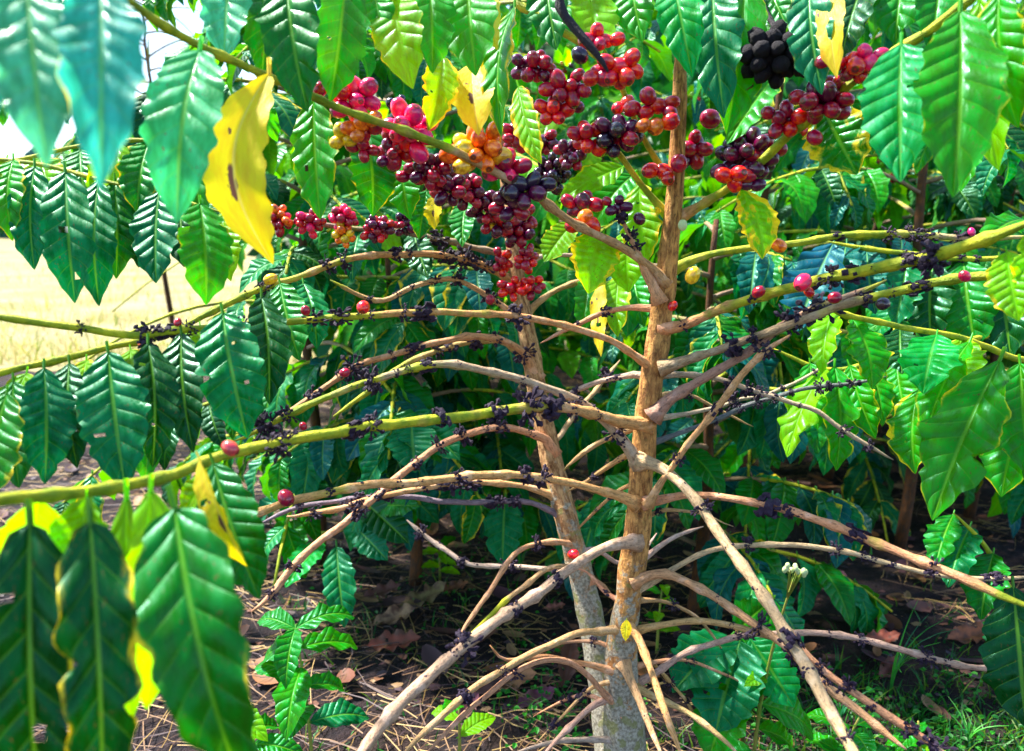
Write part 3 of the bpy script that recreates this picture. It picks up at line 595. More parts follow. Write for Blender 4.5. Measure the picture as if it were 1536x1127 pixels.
b('s5', [(832, 682), (820, 660), (805, 653), (771, 643), (741, 641), (704, 650), (670, 663), (623, 694), (585, 727), (517, 785), (483, 809), (439, 850), (408, 891), (377, 918)], 1.19, .98, 10, 11, -.1, .35, PALE, (.08, .95), 48, 11)
b('s6', [(838, 750), (825, 742), (788, 731), (737, 724), (690, 726), (636, 731), (585, 741), (500, 765), (430, 775)], 1.19, 1.05, 9, 9, -.1, .1, PALE, (.2, .95), 48, 11)
b('s7', [(856, 790), (840, 775), (816, 762), (782, 752), (696, 754), (610, 747), (562, 745), (450, 762), (380, 790)], 1.19, 1.05, 9, 7, -.2, -.1, (.22, .17, .17, 1), (.2, .95), 48, 10)
b('s8', [(868, 820), (840, 813), (816, 814), (782, 826), (755, 853), (731, 894), (703, 932), (682, 975)], 1.18, 1.02, 8, 7, -.2, .1, PALE, (.2, .95), 55, 8)
b('s9', [(870, 852), (827, 852), (792, 874), (765, 894), (737, 922), (700, 955)], 1.18, 1.05, 8, 7, -.2, .9, PALE, None)
b('s10', [(868, 858), (816, 853), (758, 850), (703, 846), (669, 826), (640, 805), (610, 780)], 1.18, 1.3, 8, 7, -.3, -.1, GREYW, (.3, .95), 45, 9)
b('s11', [(772, 390), (747, 380), (704, 370), (670, 361), (616, 351), (570, 345), (515, 342), (462, 336), (405, 328)], 1.22, 1.1, 9, 7, 0, .5, (.35, .2, .13, 1), (.3, .6), 40, 10)
b('s12', [(785, 478), (815, 448), (869, 421), (915, 410), (953, 405)], 1.21, 1.25, 9, 7, .1, .3, WOOD, None)
b('s13', [(790, 400), (810, 385), (850, 383), (905, 384)], 1.24, 1.3, 6, 5, -.3, 0, GREYW, None)
b('s14', [(760, 320), (735, 300), (700, 275), (665, 255), (640, 240)], 1.2, 1.1, 10, 8, 0, .4, WOOD, None)
b('s15', [(752, 240), (770, 220), (790, 190), (800, 150)], 1.22, 1.15, 9, 7, 0, .4, WOOD, None)
b('s16', [(818, 640), (835, 660), (850, 640), (870, 610), (890, 590), (930, 540)], 1.2, 1.3, 8, 6, -.3, 0, PALE, (.4, .95), 34, 10)
b('s17', [(884, 870), (905, 880), (925, 905)], 1.17, 1.25, 8, 6, -.3, 0, PALE, None)
b('s18', [(862, 838), (890, 825), (930, 845), (960, 830), (985, 800)], 1.17, 1.25, 7, 6, -.3, 0, GREYW, None)
c = T2.cluster
c('s14', 698, 288, 1.08, 30, 26, 18, 18, [CRIM, CRIM, DARK]); c('s14', 728, 312, 1.1, 26, 20, 16, 17, [CRIM, DARK]); c('s14', 750, 332, 1.12, 24, 18, 14, 17, [CRIM, DARK, RED]); c('s14', 774, 352, 1.14, 20, 18, 12, 17, [CRIM, CRIM, DARK])
c('s14', 665, 262, 1.06, 22, 18, 10, 18, [DARK, CRIM]); c('s14', 785, 325, 1.14, 16, 20, 8, 18, [CRIM, DARK]); c('s15', 742, 340, 1.12, 6, 4, 1, 15, [YEL])
c('s15', 778, 200, 1.1, 24, 24, 14, 18, [CRIM, CRIM, DARK]); c('s15', 815, 215, 1.12, 20, 18, 9, 17, [CRIM, DARK]); c('s15', 826, 260, 1.08, 22, 22, 18, 17, [BLK, BLK, DARK]); c('s15', 596, 162, 1.1, 18, 20, 9, 15, [BLK])
c('s11', 752, 392, 1.16, 14, 18, 9, 15, [CRIM, RED]); c('s11', 790, 388, 1.14, 16, 18, 11, 15, [CRIM, RED]); c('s12', 768, 432, 1.15, 18, 14, 9, 15, [CRIM, RED]); c('s12', 798, 428, 1.15, 14, 18, 9, 15, [CRIM, RED])
c('s11', 420, 330, 1.1, 17, 15, 12, 14, [PINK, ORG, CRIM]); c('s11', 464, 333, 1.1, 19, 16, 15, 14, [CRIM, PINK, RED]); c('s11', 515, 328, 1.1, 17, 18, 15, 14, [CRIM, PINK]); c('s11', 516, 352, 1.1, 16, 12, 10, 14, [ORG, YEL, RED])
c('s11', 568, 342, 1.1, 22, 20, 20, 14, [CRIM, DARK, RED]); c('s11', 606, 338, 1.12, 16, 16, 10, 14, [DARK, BLK, CRIM])
c('s1', 734, 447, 1.18, 5, 4, 1, 17, [CRIM]); c('s2', 408, 418, .98, 5, 4, 1, 19, [YEL]); c('s2', 220, 518, .82, 10, 4, 2, 10, [ORG])
l = T2.leaf
for q in (((20, 572), (22, 735), 74, .72, 'g', .15, .3), ((66, 552), (72, 730), 74, .72, 't', .05, -.2), ((104, 545), (112, 705), 62, .75, 'd', 0, .3), ((162, 528), (186, 738), 96, .72, 't', .05, .15), ((222, 515), (236, 705), 66, .75, 'd', .05, -.3),
          ((272, 500), (286, 682), 62, .78, 'd', 0, .3), ((334, 470), (368, 662), 98, .78, 't', 0, .2), ((392, 445), (404, 608), 62, .84, 'd', 0, -.3), ((40, 560), (8, 690), 60, .76, 'l', .3, .4), ((130, 540), (128, 640), 50, .8, 'l', .4, .3), ((300, 488), (306, 560), 60, .84, 'l', .15, .2),
          ((420, 425), (446, 540), 60, .95, 'g', 0, .3), ((455, 425), (480, 520), 50, 1.0, 't', 0, -.3), ((10, 590), (-20, 760), 80, .68, 'm', .25, .2), ((196, 525), (210, 620), 56, .8, 'l', .3, .3)):
    l('s2', q[0], q[1], q[2], q[3], None, q[4], q[5], roll=q[6], up=.7, corr=.015)
for q in (((700, 300), (690, 365), 40, 1.2, 'g', .1, .3), ((620, 345), (640, 415), 44, 1.2, 'd', 0, .3), ((540, 345), (525, 420), 44, 1.15, 't', 0, .3)):
    l('s11', q[0], q[1], q[2], q[3], None, q[4], q[5], roll=q[6], nl=24)

l('s12', (902, 412), (897, 535), 24, 1.2, None, 'Y', 0, roll=.4, nl=24); l('s12', (930, 410), (925, 505), 44, 1.22, None, 'l', .3, roll=.3, nl=24); l('s12', (880, 418), (872, 500), 40, 1.24, None, 'm', .1, roll=-.3, nl=24); l('s12', (948, 405), (965, 490), 40, 1.24, None, 'g', 0, roll=.3, nl=24)
# ---- tree three and four: neighbours whose stems stand outside the frame
def side_tree(px, d, label):
    p = P(px, 560, d); base = Vector((p.x, p.y, 0)); t = Tree('coffee_tree', base, label)
    path = [base + Vector((.01 * math.sin(i * .7), .01 * math.cos(i * .5), i * .06)) for i in range(34)]
    t.trunk(path, [.022 - .014 * i / 33 for i in range(34)], [max(0, .8 - i / 14) for i in range(34)], (.42, .25, .13, 1), 12); return t
T3 = side_tree(1900, 1.15, 'coffee tree beyond the right edge whose wavy bright green leaves hang into view')
T4 = side_tree(-420, .95, 'coffee tree beyond the left edge whose leaves coloured pale for glare hang before the dry field')
b = T3.branch
b('r1', [(1880, 600), (1700, 560), (1540, 540), (1480, 520), (1420, 502), (1350, 490), (1270, 472), (1215, 448)], 1.13, .95, 12, 8, .7, 1.2, WOOD, None)
b('r2', [(1880, 520), (1700, 470), (1500, 500), (1330, 540), (1240, 555), (1160, 523)], 1.15, 1.18, 10, 7, .8, 1.2, WOOD, None)
b('r3', [(1880, 660), (1700, 690), (1600, 640), (1500, 610), (1400, 590)], 1.14, 1.1, 10, 7, .7, 1.1, WOOD, None)
b('r4', [(1880, 420), (1700, 380), (1560, 385), (1440, 388), (1330, 378), (1240, 362)], 1.15, 1.25, 9, 7, .9, 1.2, (.3, .33, .2, 1), (.3, .9), 60, 9)
b('r5', [(1880, 860), (1700, 880), (1540, 900), (1480, 820), (1430, 770)], 1.14, 1.1, 10, 7, .9, 1.2, WOOD, None)
l = T3.leaf
for q in (('r1', (1278, 478), (1318, 585), 58, .98, 'm', .2, -.5), ('r1', (1405, 502), (1384, 590), 78, .96, 'p', .05, .1), ('r1', (1455, 512), (1378, 655), 56, .96, 'm', .15, .5), ('r1', (1500, 540), (1392, 782), 100, .88, 'm', .14, .2), ('r3', (1378, 585), (1362, 712), 60, 1.0, 'm', .3, .5),
          ('r1', (1440, 508), (1450, 590), 60, 1.02, 'l', .15, .2), ('r2', (1238, 552), (1176, 685), 54, 1.1, 'l', .1, .4), ('r2', (1252, 550), (1262, 712), 52, 1.1, 'm', .2, -.3), ('r2', (1274, 548), (1312, 660), 46, 1.1, 'm', .25, .4), ('r2', (1215, 545), (1225, 645), 50, 1.14, 'm', .05, .2), ('r2', (1300, 542), (1330, 640), 42, 1.14, 'm', .2, -.4),
          ('r1', (1250, 460), (1230, 560), 46, 1.02, 'l', .2, .5), ('r1', (1530, 545), (1545, 720), 80, .9, 'm', .1, .2), ('r3', (1540, 625), (1500, 745), 80, 1.02, 'm', .12, .3), ('r5', (1520, 880), (1540, 1100), 100, .95, 'd', 0, .1), ('r5', (1490, 830), (1470, 930), 60, 1.1, 'g', 0, .2),
          ('r4', (1540, 330), (1470, 360), 50, 1.1, 'm', .05, 0), ('r1', (1350, 492), (1352, 560), 50, 1.05, 'd', 0, .2), ('r3', (1440, 600), (1400, 690), 50, 1.08, 'g', .05, -.4), ('r5', (1455, 790), (1420, 880), 56, 1.12, 't', 0, .2), ('r5', (1540, 900), (1500, 1000), 70, 1.0, 'd', 0, .2), ('r4', (1400, 392), (1392, 520), 64, 1.24, 'd', 0, .3), ('r4', (1445, 392), (1462, 530), 76, 1.22, 'g', 0, .2), ('r4', (1500, 390), (1516, 540), 76, 1.2, 'd', 0, .2), ('r4', (1360, 384), (1345, 490), 56, 1.24, 't', 0, -.3), ('r4', (1300, 375), (1310, 470), 54, 1.26, 'b', 0, .3),
          ('r4', (1545, 388), (1550, 510), 76, 1.18, 't', 0, .3), ('r2', (1345, 540), (1360, 640), 50, 1.15, 'm', .1, .5), ('r5', (1430, 772), (1400, 850), 46, 1.14, 'g', 0, .3), ('r4', (1250, 365), (1190, 495), 84, 1.26, 'u', 0, .1), ('r4', (1270, 366), (1262, 450), 56, 1.27, 'b', 0, .3)):
    l(q[0], q[1], q[2], q[3], q[4], q[4] * .95, q[5], q[6], roll=q[7], wave=R.uniform(.03, .055), corr=.016, up=.8)
b = T4.branch
b('l1', [(-420, 120), (-200, -30), (0, -55), (120, -45), (260, -40), (380, -60)], .9, .41, 10, 9, .8, 1.1, WOOD, None)
b('l2', [(-420, 300), (-200, 220), (0, 238), (150, 268), (270, 300), (350, 325)], .95, .85, 8, 5, .8, 1.1, WOOD, None)
b('l3', [(-420, 360), (-200, 300), (0, 245), (150, 215), (250, 205), (330, 150)], .95, .88, 8, 5, .8, 1.1, WOOD, None)
l = T4.leaf
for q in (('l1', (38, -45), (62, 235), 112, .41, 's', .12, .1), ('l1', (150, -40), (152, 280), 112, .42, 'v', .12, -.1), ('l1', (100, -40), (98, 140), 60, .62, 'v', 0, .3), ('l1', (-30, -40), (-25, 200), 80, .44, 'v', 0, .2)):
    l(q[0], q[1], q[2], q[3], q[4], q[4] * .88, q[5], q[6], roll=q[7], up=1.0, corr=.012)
for q in (('l2', (52, 250), (44, 405), 56, .85, 't', .05, .3), ('l2', (98, 258), (112, 455), 74, .82, 't', 0, .1), ('l2', (148, 270), (142, 462), 62, .85, 't', .0, .2), ('l2', (172, 272), (178, 418), 56, .88, 'g', .1, -.2), ('l2', (238, 288), (232, 425), 66, .85, 't', .1, .3), ('l2', (300, 305), (312, 458), 78, .80, 'm', .1, -.2), ('l2', (20, 240), (12, 360), 50, .85, 'm', .25, .4),
          ('l2', (335, 318), (342, 420), 50, .95, 'l', .1, .3), ('l3', (60, 235), (90, 330), 60, .92, 'l', .3, .2), ('l3', (180, 215), (150, 330), 66, .92, 'l', .15, -.2), ('l3', (285, 180), (300, 330), 70, .9, 'm', .1, .2), ('l3', (225, 210), (205, 320), 60, .9, 'g', .2, .2), ('l3', (120, 225), (130, 320), 60, .94, 'g', .1, .2), ('l3', (10, 240), (-10, 330), 60, .9, 'l', .1, .2),
          ('l2', (200, 280), (205, 400), 50, .9, 'd', 0, .2), ('l2', (270, 300), (275, 400), 54, .92, 'd', 0, .2)):
    l(q[0], q[1], q[2], q[3], q[4], q[4] * .95, q[5], q[6], roll=q[7], up=.7, corr=.014)

# ---- the coffee trees of the rows behind: trunk > , branch > leaf, berry
def bush(px, d, h, label, nb=26, length=(.45, .75), size=(.10, .15), cols='dggtmd', zlo=.3, seed=0, keep=None, berries=0, dead=0):
    rr = random.Random(seed); p = P(px, 400, d); base = Vector((p.x, p.y, 0)); t = Tree('coffee_tree', base, label)
    lean = Vector((rr.uniform(-.1, .1), rr.uniform(-.05, .05), 0)); n = 16
    def at(z): return base + lean * (z / h) ** 1.5 + Vector((.012 * math.sin(z * 7), .012 * math.cos(z * 6), z))
    t.trunk([at(h * i / n) for i in range(n + 1)], [.014 - .009 * i / n for i in range(n + 1)], [max(0, .3 - i / 12) for i in range(n + 1)], (.05, .032, .024, 1), 10, .1)
    rest = ([], [], []); leaves = []
    for k in range(nb):
        z = zlo + (h - zlo - .02) * (k + rr.random()) / nb; az = k * 2.4 + rr.uniform(-.4, .4); ln = rr.uniform(*length) * (1.1 - .5 * (z / h) ** 2)
        o = Vector((math.cos(az), math.sin(az), 0)); q0 = at(z); drp = rr.uniform(.15, .4)
        path = [q0 + o * ln * s + Vector((0, 0, ln * (.38 * s - drp * 1.7 * s * s))) for s in [i / 8 for i in range(9)]]
        vis = [proj(q) for q in path]
        if not any(-150 < v[0] < 1686 and -200 < v[1] < 1300 for v in vis): continue
        me = tube('branch', path, [.0055 - .003 * i / 8 for i in range(9)], BARK, [.2 + .8 * i / 8 for i in range(9)], base, 5)
        br = obj('branch', me, t.e, color=(.3, .2, .13, 1)); bare = rr.random() < dead
        if berries and rr.random() < berries:
            for e in range(rr.randint(2, 4)):
                i = rr.randint(3, 7); cc = path[i]
                for g in range(rr.randint(4, 9)):
                    v = Vector((rr.uniform(-1, 1), rr.uniform(-1, 1), rr.uniform(-1, .6))) * .016
                    col = rr.choice([CRIM, RED, DARK, (.2, .4, .02)])
                    obj('berry', SMALL_BERRY[0], br, base, Matrix.Translation(cc + v) @ Matrix.Diagonal((.0075, .0075, .008, 1)), col + (1,))
        s = .28 + rr.uniform(0, .1)
        while s < 1.02 and not bare:
            i = min(7, int(s * 8)); f = min(1, s * 8 - i); q = path[i].lerp(path[i + 1], f); tan = (path[i + 1] - path[i]).normalized()
            lat = tan.cross(Vector((0, 0, 1))).normalized()
            for sg in (-1, 1):
                dr = (lat * sg * rr.uniform(.4, .9) + tan * rr.uniform(.15, .7) + Vector((0, 0, -rr.uniform(.3, 1.25)))).normalized()
                sz = rr.uniform(*size) * (1 if s < .9 else .8); pr = proj(q + dr * sz * .5)
                if not (-90 < pr[0] < 1626 and -90 < pr[1] < 1217): continue
                if keep and not keep(pr[0], pr[1]): continue
                nn = Vector((0, 0, 1)) + lat * sg * .3 + tan * .4 + Vector((rr.uniform(-.5, .5), rr.uniform(-.6, .3), 0))
                M = frame(q, q + dr, nn) @ Matrix.Diagonal((sz, sz, sz, 1))
                leaves.append((pr[2], br, M, rr.randrange(5), rr.choice(cols), rr.random()))
            s += rr.uniform(.085, .13)
    leaves.sort(key=lambda q: q[0])
    for i, (dd, br, M, k, cl, yr) in enumerate(leaves):
        cc = COL[cl]
        if i < 285:
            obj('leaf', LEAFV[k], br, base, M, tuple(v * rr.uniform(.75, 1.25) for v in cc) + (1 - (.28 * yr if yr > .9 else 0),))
        else:
            me = LEAFV[k]; b0 = len(rest[0]); Mb = Matrix.Translation(-base) @ M
            rest[0].extend([Mb @ v.co for v in me.vertices]); rest[1].extend([tuple(b0 + x for x in f.vertices) for f in me.polygons])
            uvv = [None] * len(me.vertices)
            for lp in me.loops: uvv[lp.vertex_index] = tuple(me.uv_layers[0].data[lp.index].uv)
            rest[2].extend(uvv)
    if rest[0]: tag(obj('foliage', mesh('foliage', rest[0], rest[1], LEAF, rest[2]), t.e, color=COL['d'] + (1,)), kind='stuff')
    return t
clear = lambda x, y: not (x < 330 and y > 330 and y < 620) and not (380 < x < 900 and y > 860)
clear2 = lambda x, y: clear(x, y) and not (900 < x < 1536 and y > 760 and (x * 7 + y * 13) % 10 > 3)
B = [
 bush(1395, 1.85, 1.75, 'dense dark coffee tree behind the wavy bright leaves on the right', 34, (.5, .7), (.09, .14), 'mggtdm', .32, 1, lambda x, y: not (1140 < x < 1400 and 600 < y < 960), .25),
 bush(1130, 2.15, 1.9, 'coffee tree whose bluish leaves show just right of the reddish trunk', 34, (.5, .75), (.10, .15), 'mbtgb', .18, 2, clear, .3),
 bush(905, 2.5, 1.9, 'coffee tree seen through the gap between the two bare trunks', 32, (.5, .75), (.11, .16), 'mtglmb', .28, 3, clear, .3, .1),
 bush(650, 2.1, 1.95, 'coffee tree behind the leaning trunk and its bare branches', 34, (.5, .75), (.10, .15), 'mtgmgl', .42, 4, clear, .3, .1),
 bush(455, 1.75, 1.35, 'low coffee tree left of the litter patch with glossy teal leaves', 34, (.35, .55), (.10, .14), 'tgtmd', .16, 5, clear, .0),
 bush(560, 2.9, 2.1, 'tall lime leaved coffee tree behind the pale berry sprays', 30, (.6, .9), (.12, .17), 'mlgmd', .5, 6, clear, .0),
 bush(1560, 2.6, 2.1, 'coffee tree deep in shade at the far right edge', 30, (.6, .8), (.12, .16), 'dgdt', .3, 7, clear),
 bush(1260, 2.9, 2.2, 'tall coffee tree behind the black withered clump', 32, (.6, .85), (.12, .17), 'dgmtb', .3, 8, clear),
 bush(800, 3.3, 2.3, 'farthest coffee tree standing behind the dark berry clusters', 32, (.6, .9), (.13, .18), 'gmldt', .55, 9, clear, 0, .1),
 bush(1065, 1.5, .80, 'low young coffee tree with broad leaves right of the reddish trunk foot', 20, (.22, .36), (.11, .15), 'btgt', .12, 10, clear, 0),
 bush(740, 2.0, .85, 'young coffee tree behind the leaning trunk above the litter', 20, (.3, .45), (.10, .14), 'btgd', .2, 14, clear, 0),
 bush(610, 1.65, .74, 'young coffee tree with broad teal leaves under the bare branches left of the trunks', 20, (.25, .42), (.11, .15), 'tgbt', .2, 16, lambda x, y: clear(x, y) and y < 840, 0),
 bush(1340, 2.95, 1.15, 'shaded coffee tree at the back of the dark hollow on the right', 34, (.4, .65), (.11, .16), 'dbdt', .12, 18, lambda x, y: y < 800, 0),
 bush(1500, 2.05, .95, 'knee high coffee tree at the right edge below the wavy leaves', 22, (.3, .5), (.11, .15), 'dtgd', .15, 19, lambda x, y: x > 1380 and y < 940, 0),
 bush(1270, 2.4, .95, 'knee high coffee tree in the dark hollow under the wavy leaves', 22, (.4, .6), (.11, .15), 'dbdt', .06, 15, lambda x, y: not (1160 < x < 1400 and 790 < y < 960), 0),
 bush(250, 3.6, 1.75, 'coffee tree at the border of the pale field behind the leaves coloured pale for glare', 22, (.6, .9), (.13, .18), 'bgtm', 1.1, 12, lambda x, y: 120 < y < 330),
]

def hero(t, key, pts, d0, d1, lv):
    t.branch(key, pts, d0, d1, 7, 6, .6, 1.1, WOOD, None)
    for q in lv: t.leaf(key, q[0], q[1], q[2], q[3], None, q[4], .04, roll=q[5], nl=30, nw=5, corr=.012, up=.6)
hero(B[4], 'h1', [(455, 790), (480, 800), (520, 790), (560, 758)], 1.72, 1.5, [((505, 820), (516, 945), 50, 1.5, 't', .1), ((485, 815), (425, 880), 44, 1.52, 'p', .3), ((545, 752), (612, 812), 54, 1.5, 'd', .2), ((530, 788), (580, 838), 44, 1.5, 't', .2), ((440, 780), (444, 845), 44, 1.6, 'm', .2), ((560, 760), (630, 760), 40, 1.5, 'g', .2)])
hero(B[11], 'h1', [(740, 700), (752, 720), (760, 750)], 1.95, 1.6, [((758, 748), (752, 848), 60, 1.55, 't', .1), ((745, 725), (700, 800), 50, 1.7, 'g', .3)])
hero(B[13], 'h1', [(610, 600), (612, 618), (618, 632)], 1.62, 1.45, [((617, 630), (622, 708), 72, 1.42, 't', .1), ((610, 610), (560, 690), 56, 1.5, 'b', .3), ((620, 620), (690, 690), 60, 1.45, 't', .2), ((605, 600), (590, 560), 50, 1.5, 'g', .3)])
seed_ = P(1112, 1190, 1.22); T5 = Tree('coffee_seedling', (seed_.x, seed_.y, 0), 'coffee seedling with a few broad drooping leaves below the thick tan branch')
T5.e['category'] = 'coffee seedling'
T5.trunk([Vector((seed_.x, seed_.y, 0)).lerp(P(1105, 945, 1.2), i / 8) for i in range(9)], [.005 - .003 * i / 8 for i in range(9)], [0] * 9, (.2, .2, .05, 1), 6, .05)
hero(T5, 'h1', [(1106, 980), (1105, 960), (1104, 945)], 1.21, 1.2, [((1110, 962), (1072, 1105), 108, 1.18, 't', .1), ((1095, 955), (1005, 1035), 84, 1.2, 't', .15), ((1125, 958), (1196, 1065), 70, 1.18, 'p', .1), ((1106, 950), (1150, 905), 60, 1.24, 'g', .2), ((1110, 1020), (1060, 1140), 80, 1.16, 'm', .3)])
# far belt of greenery beyond the rows: one mass
def belt(name, label, x0, x1, y0, y1, z0, z1, n, size, pals, seed, keep=None):
    rr = random.Random(seed); vs, fs, ti = [], [], []
    for i in range(n):
        x, y = rr.uniform(x0, x1), rr.uniform(y0, y1); top = z1 * (.72 + .28 * noise.noise(Vector((x * .5, y * .3, seed))))
        z = z0 + (top - z0) * rr.random() ** .8
        if keep and not keep(*proj(Vector((x, y, z)))[:2]): continue
        s = rr.uniform(.6, 1.3) * size; d = Vector((rr.uniform(-.7, .7), rr.uniform(-.7, .3), -rr.uniform(.2, 1))).normalized()
        sd = d.cross(Vector((rr.uniform(-.5, .5), -1, rr.uniform(0, .8)))).normalized(); p = Vector((x, y, z)); nn = sd.cross(d); b0 = len(vs)
        col = rr.choice(pals); k = rr.uniform(.6, 1.3); col = [v * k for v in col]
        for q in (p, p + d * s * .35 + sd * s * .2 - nn * .04 * s, p + d * s * .75 + sd * s * .15, p + d * s, p + d * s * .75 - sd * s * .15, p + d * s * .35 - sd * s * .2 - nn * .04 * s): vs.append(q); ti.append(col)
        fs += [(b0, b0 + 1, b0 + 5), (b0 + 1, b0 + 2, b0 + 4, b0 + 5), (b0 + 2, b0 + 3, b0 + 4)]
    tag(obj(name, mesh(name, vs, fs, GRASS, tint=ti, smooth=False)), label, kind='stuff')
belt('far_foliage', 'mass of coffee foliage closing the view behind the rows', -1.2, 4.6, 3.7, 5.6, .25, 2.6, 15000, .15, [COL['d'], COL['g'], COL['t'], COL['m']], 3, lambda x, y: not (x < 330 and y > 300))
belt('far_woods', 'far-off wood beyond the pale field', -40, 40, 34, 44, 0, 4.2, 12000, 1.1, [COL['d'], COL['g'], COL['b'], COL['b']], 4)

# ------------------------------------------------------------ litter, grass, weeds
rr = random.Random(21); vs, fs, ti = [], [], []
for i in range(12000):
    x, y = rr.uniform(-1.6, 2.2), .95 + 3.3 * rr.random() ** 1.3
    dens = noise.noise(Vector((x * 2.2, y * 2.2, 5)))
    if x > .45 and dens < .05 or dens < -.7: continue
    a = rr.gauss(.1, .9); l_ = rr.uniform(.02, .15); w = rr.uniform(.0003, .00095); d = Vector((math.cos(a), math.sin(a), 0)); sd = Vector((-d.y, d.x, 0)); b0 = len(vs)
    z0 = gz(x, y) + rr.uniform(.003, .014); c0 = rr.choice([(.26, .16, .05), (.17, .09, .04), (.34, .22, .08), (.09, .045, .03), (.20, .11, .06), (.06, .035, .04)])
    bend = rr.uniform(-.2, .2)
    for k in range(4):
        t = k / 3 - .5; p = Vector((x, y, 0)) + d * l_ * t + sd * bend * l_ * (t * t)
        z = max(gz(p.x, p.y) + .002, z0 + rr.uniform(-.003, .005))
        vs.append((p.x - sd.x * w, p.y - sd.y * w, z)); vs.append((p.x + sd.x * w, p.y + sd.y * w, z + w)); ti += [c0, c0]
    fs += [(b0 + 2 * k, b0 + 2 * k + 1, b0 + 2 * k + 3, b0 + 2 * k + 2) for k in range(3)]
tag(obj('straw_litter', mesh('straw_litter', vs, fs, STRAW, tint=ti, smooth=False)), 'dry straw and pine-like needles strewn over the soil', kind='stuff')
vs, fs, ti = [], [], []                             # crumbled leaf bits
for i in range(6000):
    x, y = rr.uniform(-1.6, 2.4), 1.2 + 3.2 * rr.random() ** 1.2; s = rr.uniform(.003, .014); a = rr.uniform(0, 6.28); z = gz(x, y) + .004; b0 = len(vs)
    c0 = rr.choice([(.11, .045, .03), (.07, .03, .035), (.16, .07, .035), (.05, .03, .04), (.20, .12, .06), (.03, .02, .03)])
    for k in range(5):
        q = a + k * 1.257; r = s * rr.uniform(.5, 1.1); vs.append((x + math.cos(q) * r, y + math.sin(q) * r * .7, z + rr.uniform(0, .45) * s)); ti.append(c0)
    fs.append(tuple(range(b0, b0 + 5)))
tag(obj('leaf_litter', mesh('leaf_litter', vs, fs, STRAW, tint=ti, smooth=False)), 'crumbled dark brown leaf litter on the soil', kind='stuff')
LV, LF = len(vs), len(fs)
for i in range(700):                                # whole dead leaves too broken to tell apart
    x, y = rr.uniform(-1.5, 1.9), 1.2 + 2.6 * rr.random() ** 1.2; L = rr.uniform(.03, .085); a = rr.uniform(0, 6.28); d = Vector((math.cos(a), math.sin(a), rr.uniform(-.1, .25))); sd = Vector((-d.y, d.x, rr.uniform(-.4, .4))); w = L * rr.uniform(.18, .26); p = Vector((x, y, gz(x, y) + .008)); b0 = len(vs); cu = rr.uniform(.1, .5)
    c0 = rr.choice([(.13, .045, .025), (.10, .04, .035), (.20, .08, .03), (.08, .03, .045), (.24, .13, .06), (.05, .025, .03)])
    for k in range(7):
        t = k / 6; f = math.sin(math.pi * (.04 + .92 * t)) ** .7 * w; q = p + d * L * t + Vector((0, 0, cu * L * (t - .5) ** 2)); lift = Vector((0, 0, f * cu))
        vs += [q - sd * f + lift, q, q + sd * f * rr.uniform(.8, 1.1) + lift]; ti += [c0, [v * .7 for v in c0], c0]
    for k in range(6): fs += [(b0 + 3 * k, b0 + 3 * k + 1, b0 + 3 * k + 4, b0 + 3 * k + 3), (b0 + 3 * k + 1, b0 + 3 * k + 2, b0 + 3 * k + 5, b0 + 3 * k + 4)]
tag(obj('dead_leaf_litter', mesh('dead_leaf_litter', vs[LV:], [tuple(q - LV for q in f) for f in fs[LF:]], STRAW, tint=ti[LV:])), 'brown and maroon dead leaves strewn thinly over the soil', kind='stuff')
vs, fs, ti = [], [], []                             # grass
def blade(x, y, h, w, col, lean):
    a = rr.uniform(0, 6.28); sd = Vector((math.cos(a), math.sin(a), 0)) * w; b0 = len(vs); z = gz(x, y) - .005
    for k in range(4):
        t = k / 3; p = Vector((x, y, z)) + Vector((lean[0] * t * t, lean[1] * t * t, h * (t - .25 * t * t))); q = sd * (1 - t * .92)
        vs.extend([p - q, p + q]); ti.extend([col, col])
    fs.extend([(b0 + 2 * k, b0 + 2 * k + 1, b0 + 2 * k + 3, b0 + 2 * k + 2) for k in range(3)])
for i in range(620):
    if rr.random() < .6: px, py = rr.uniform(1130, 1560), 1000 + 160 * rr.random() ** .7
    else: px, py = rr.uniform(420, 1536), rr.uniform(790, 1140)
    g = G(px, py)
    for k in range(rr.randint(2, 6)):
        h = rr.uniform(.015, .055); c0 = rr.choice([(.008, .10, .01), (.02, .16, .012), (.006, .07, .016), (.09, .18, .01)])
        blade(g.x + rr.gauss(0, .012), g.y + rr.gauss(0, .012), h, rr.uniform(.0012, .003), c0, (rr.gauss(0, .02), rr.gauss(0, .02)))
tag(obj('grass', mesh('grass', vs, fs, GRASS, tint=ti, smooth=False)), 'short green grass at the lower right', kind='stuff')
vs, fs, ti = [], [], []                             # low creeping weeds with small round leaves
for i in range(900):
    if rr.random() < .45: px, py = rr.uniform(1120, 1560), 985 + 180 * rr.random() ** .7
    elif rr.random() < .6: px, py = rr.gauss(850, 70), rr.gauss(1050, 50)
    else: px, py = rr.gauss(690, 120), rr.gauss(860, 40)
    g = G(px, py); x, y = g.x, g.y; z = gz(x, y) + rr.uniform(.005, .03); s = rr.uniform(.005, .014); a = rr.uniform(0, 6.28); b0 = len(vs)
    c0 = rr.choice([(.012, .16, .008), (.025, .22, .012), (.008, .10, .012)]); d = Vector((math.cos(a), math.sin(a), rr.uniform(-.2, .5))).normalized(); sd = d.cross(Vector((0, -.3, 1))).normalized()
    p = Vector((x, y, z))
    up = sd.cross(d) * s * .14
    for q in (p, p + d * s * .3 + sd * s * .3 + up, p + d * s * .7 + sd * s * .27 + up, p + d * s - up, p + d * s * .7 - sd * s * .27 + up, p + d * s * .3 - sd * s * .3 + up): vs.append(q); ti.append(c0)
    fs += [(b0, b0 + 1, b0 + 2, b0 + 3), (b0, b0 + 3, b0 + 4, b0 + 5)]
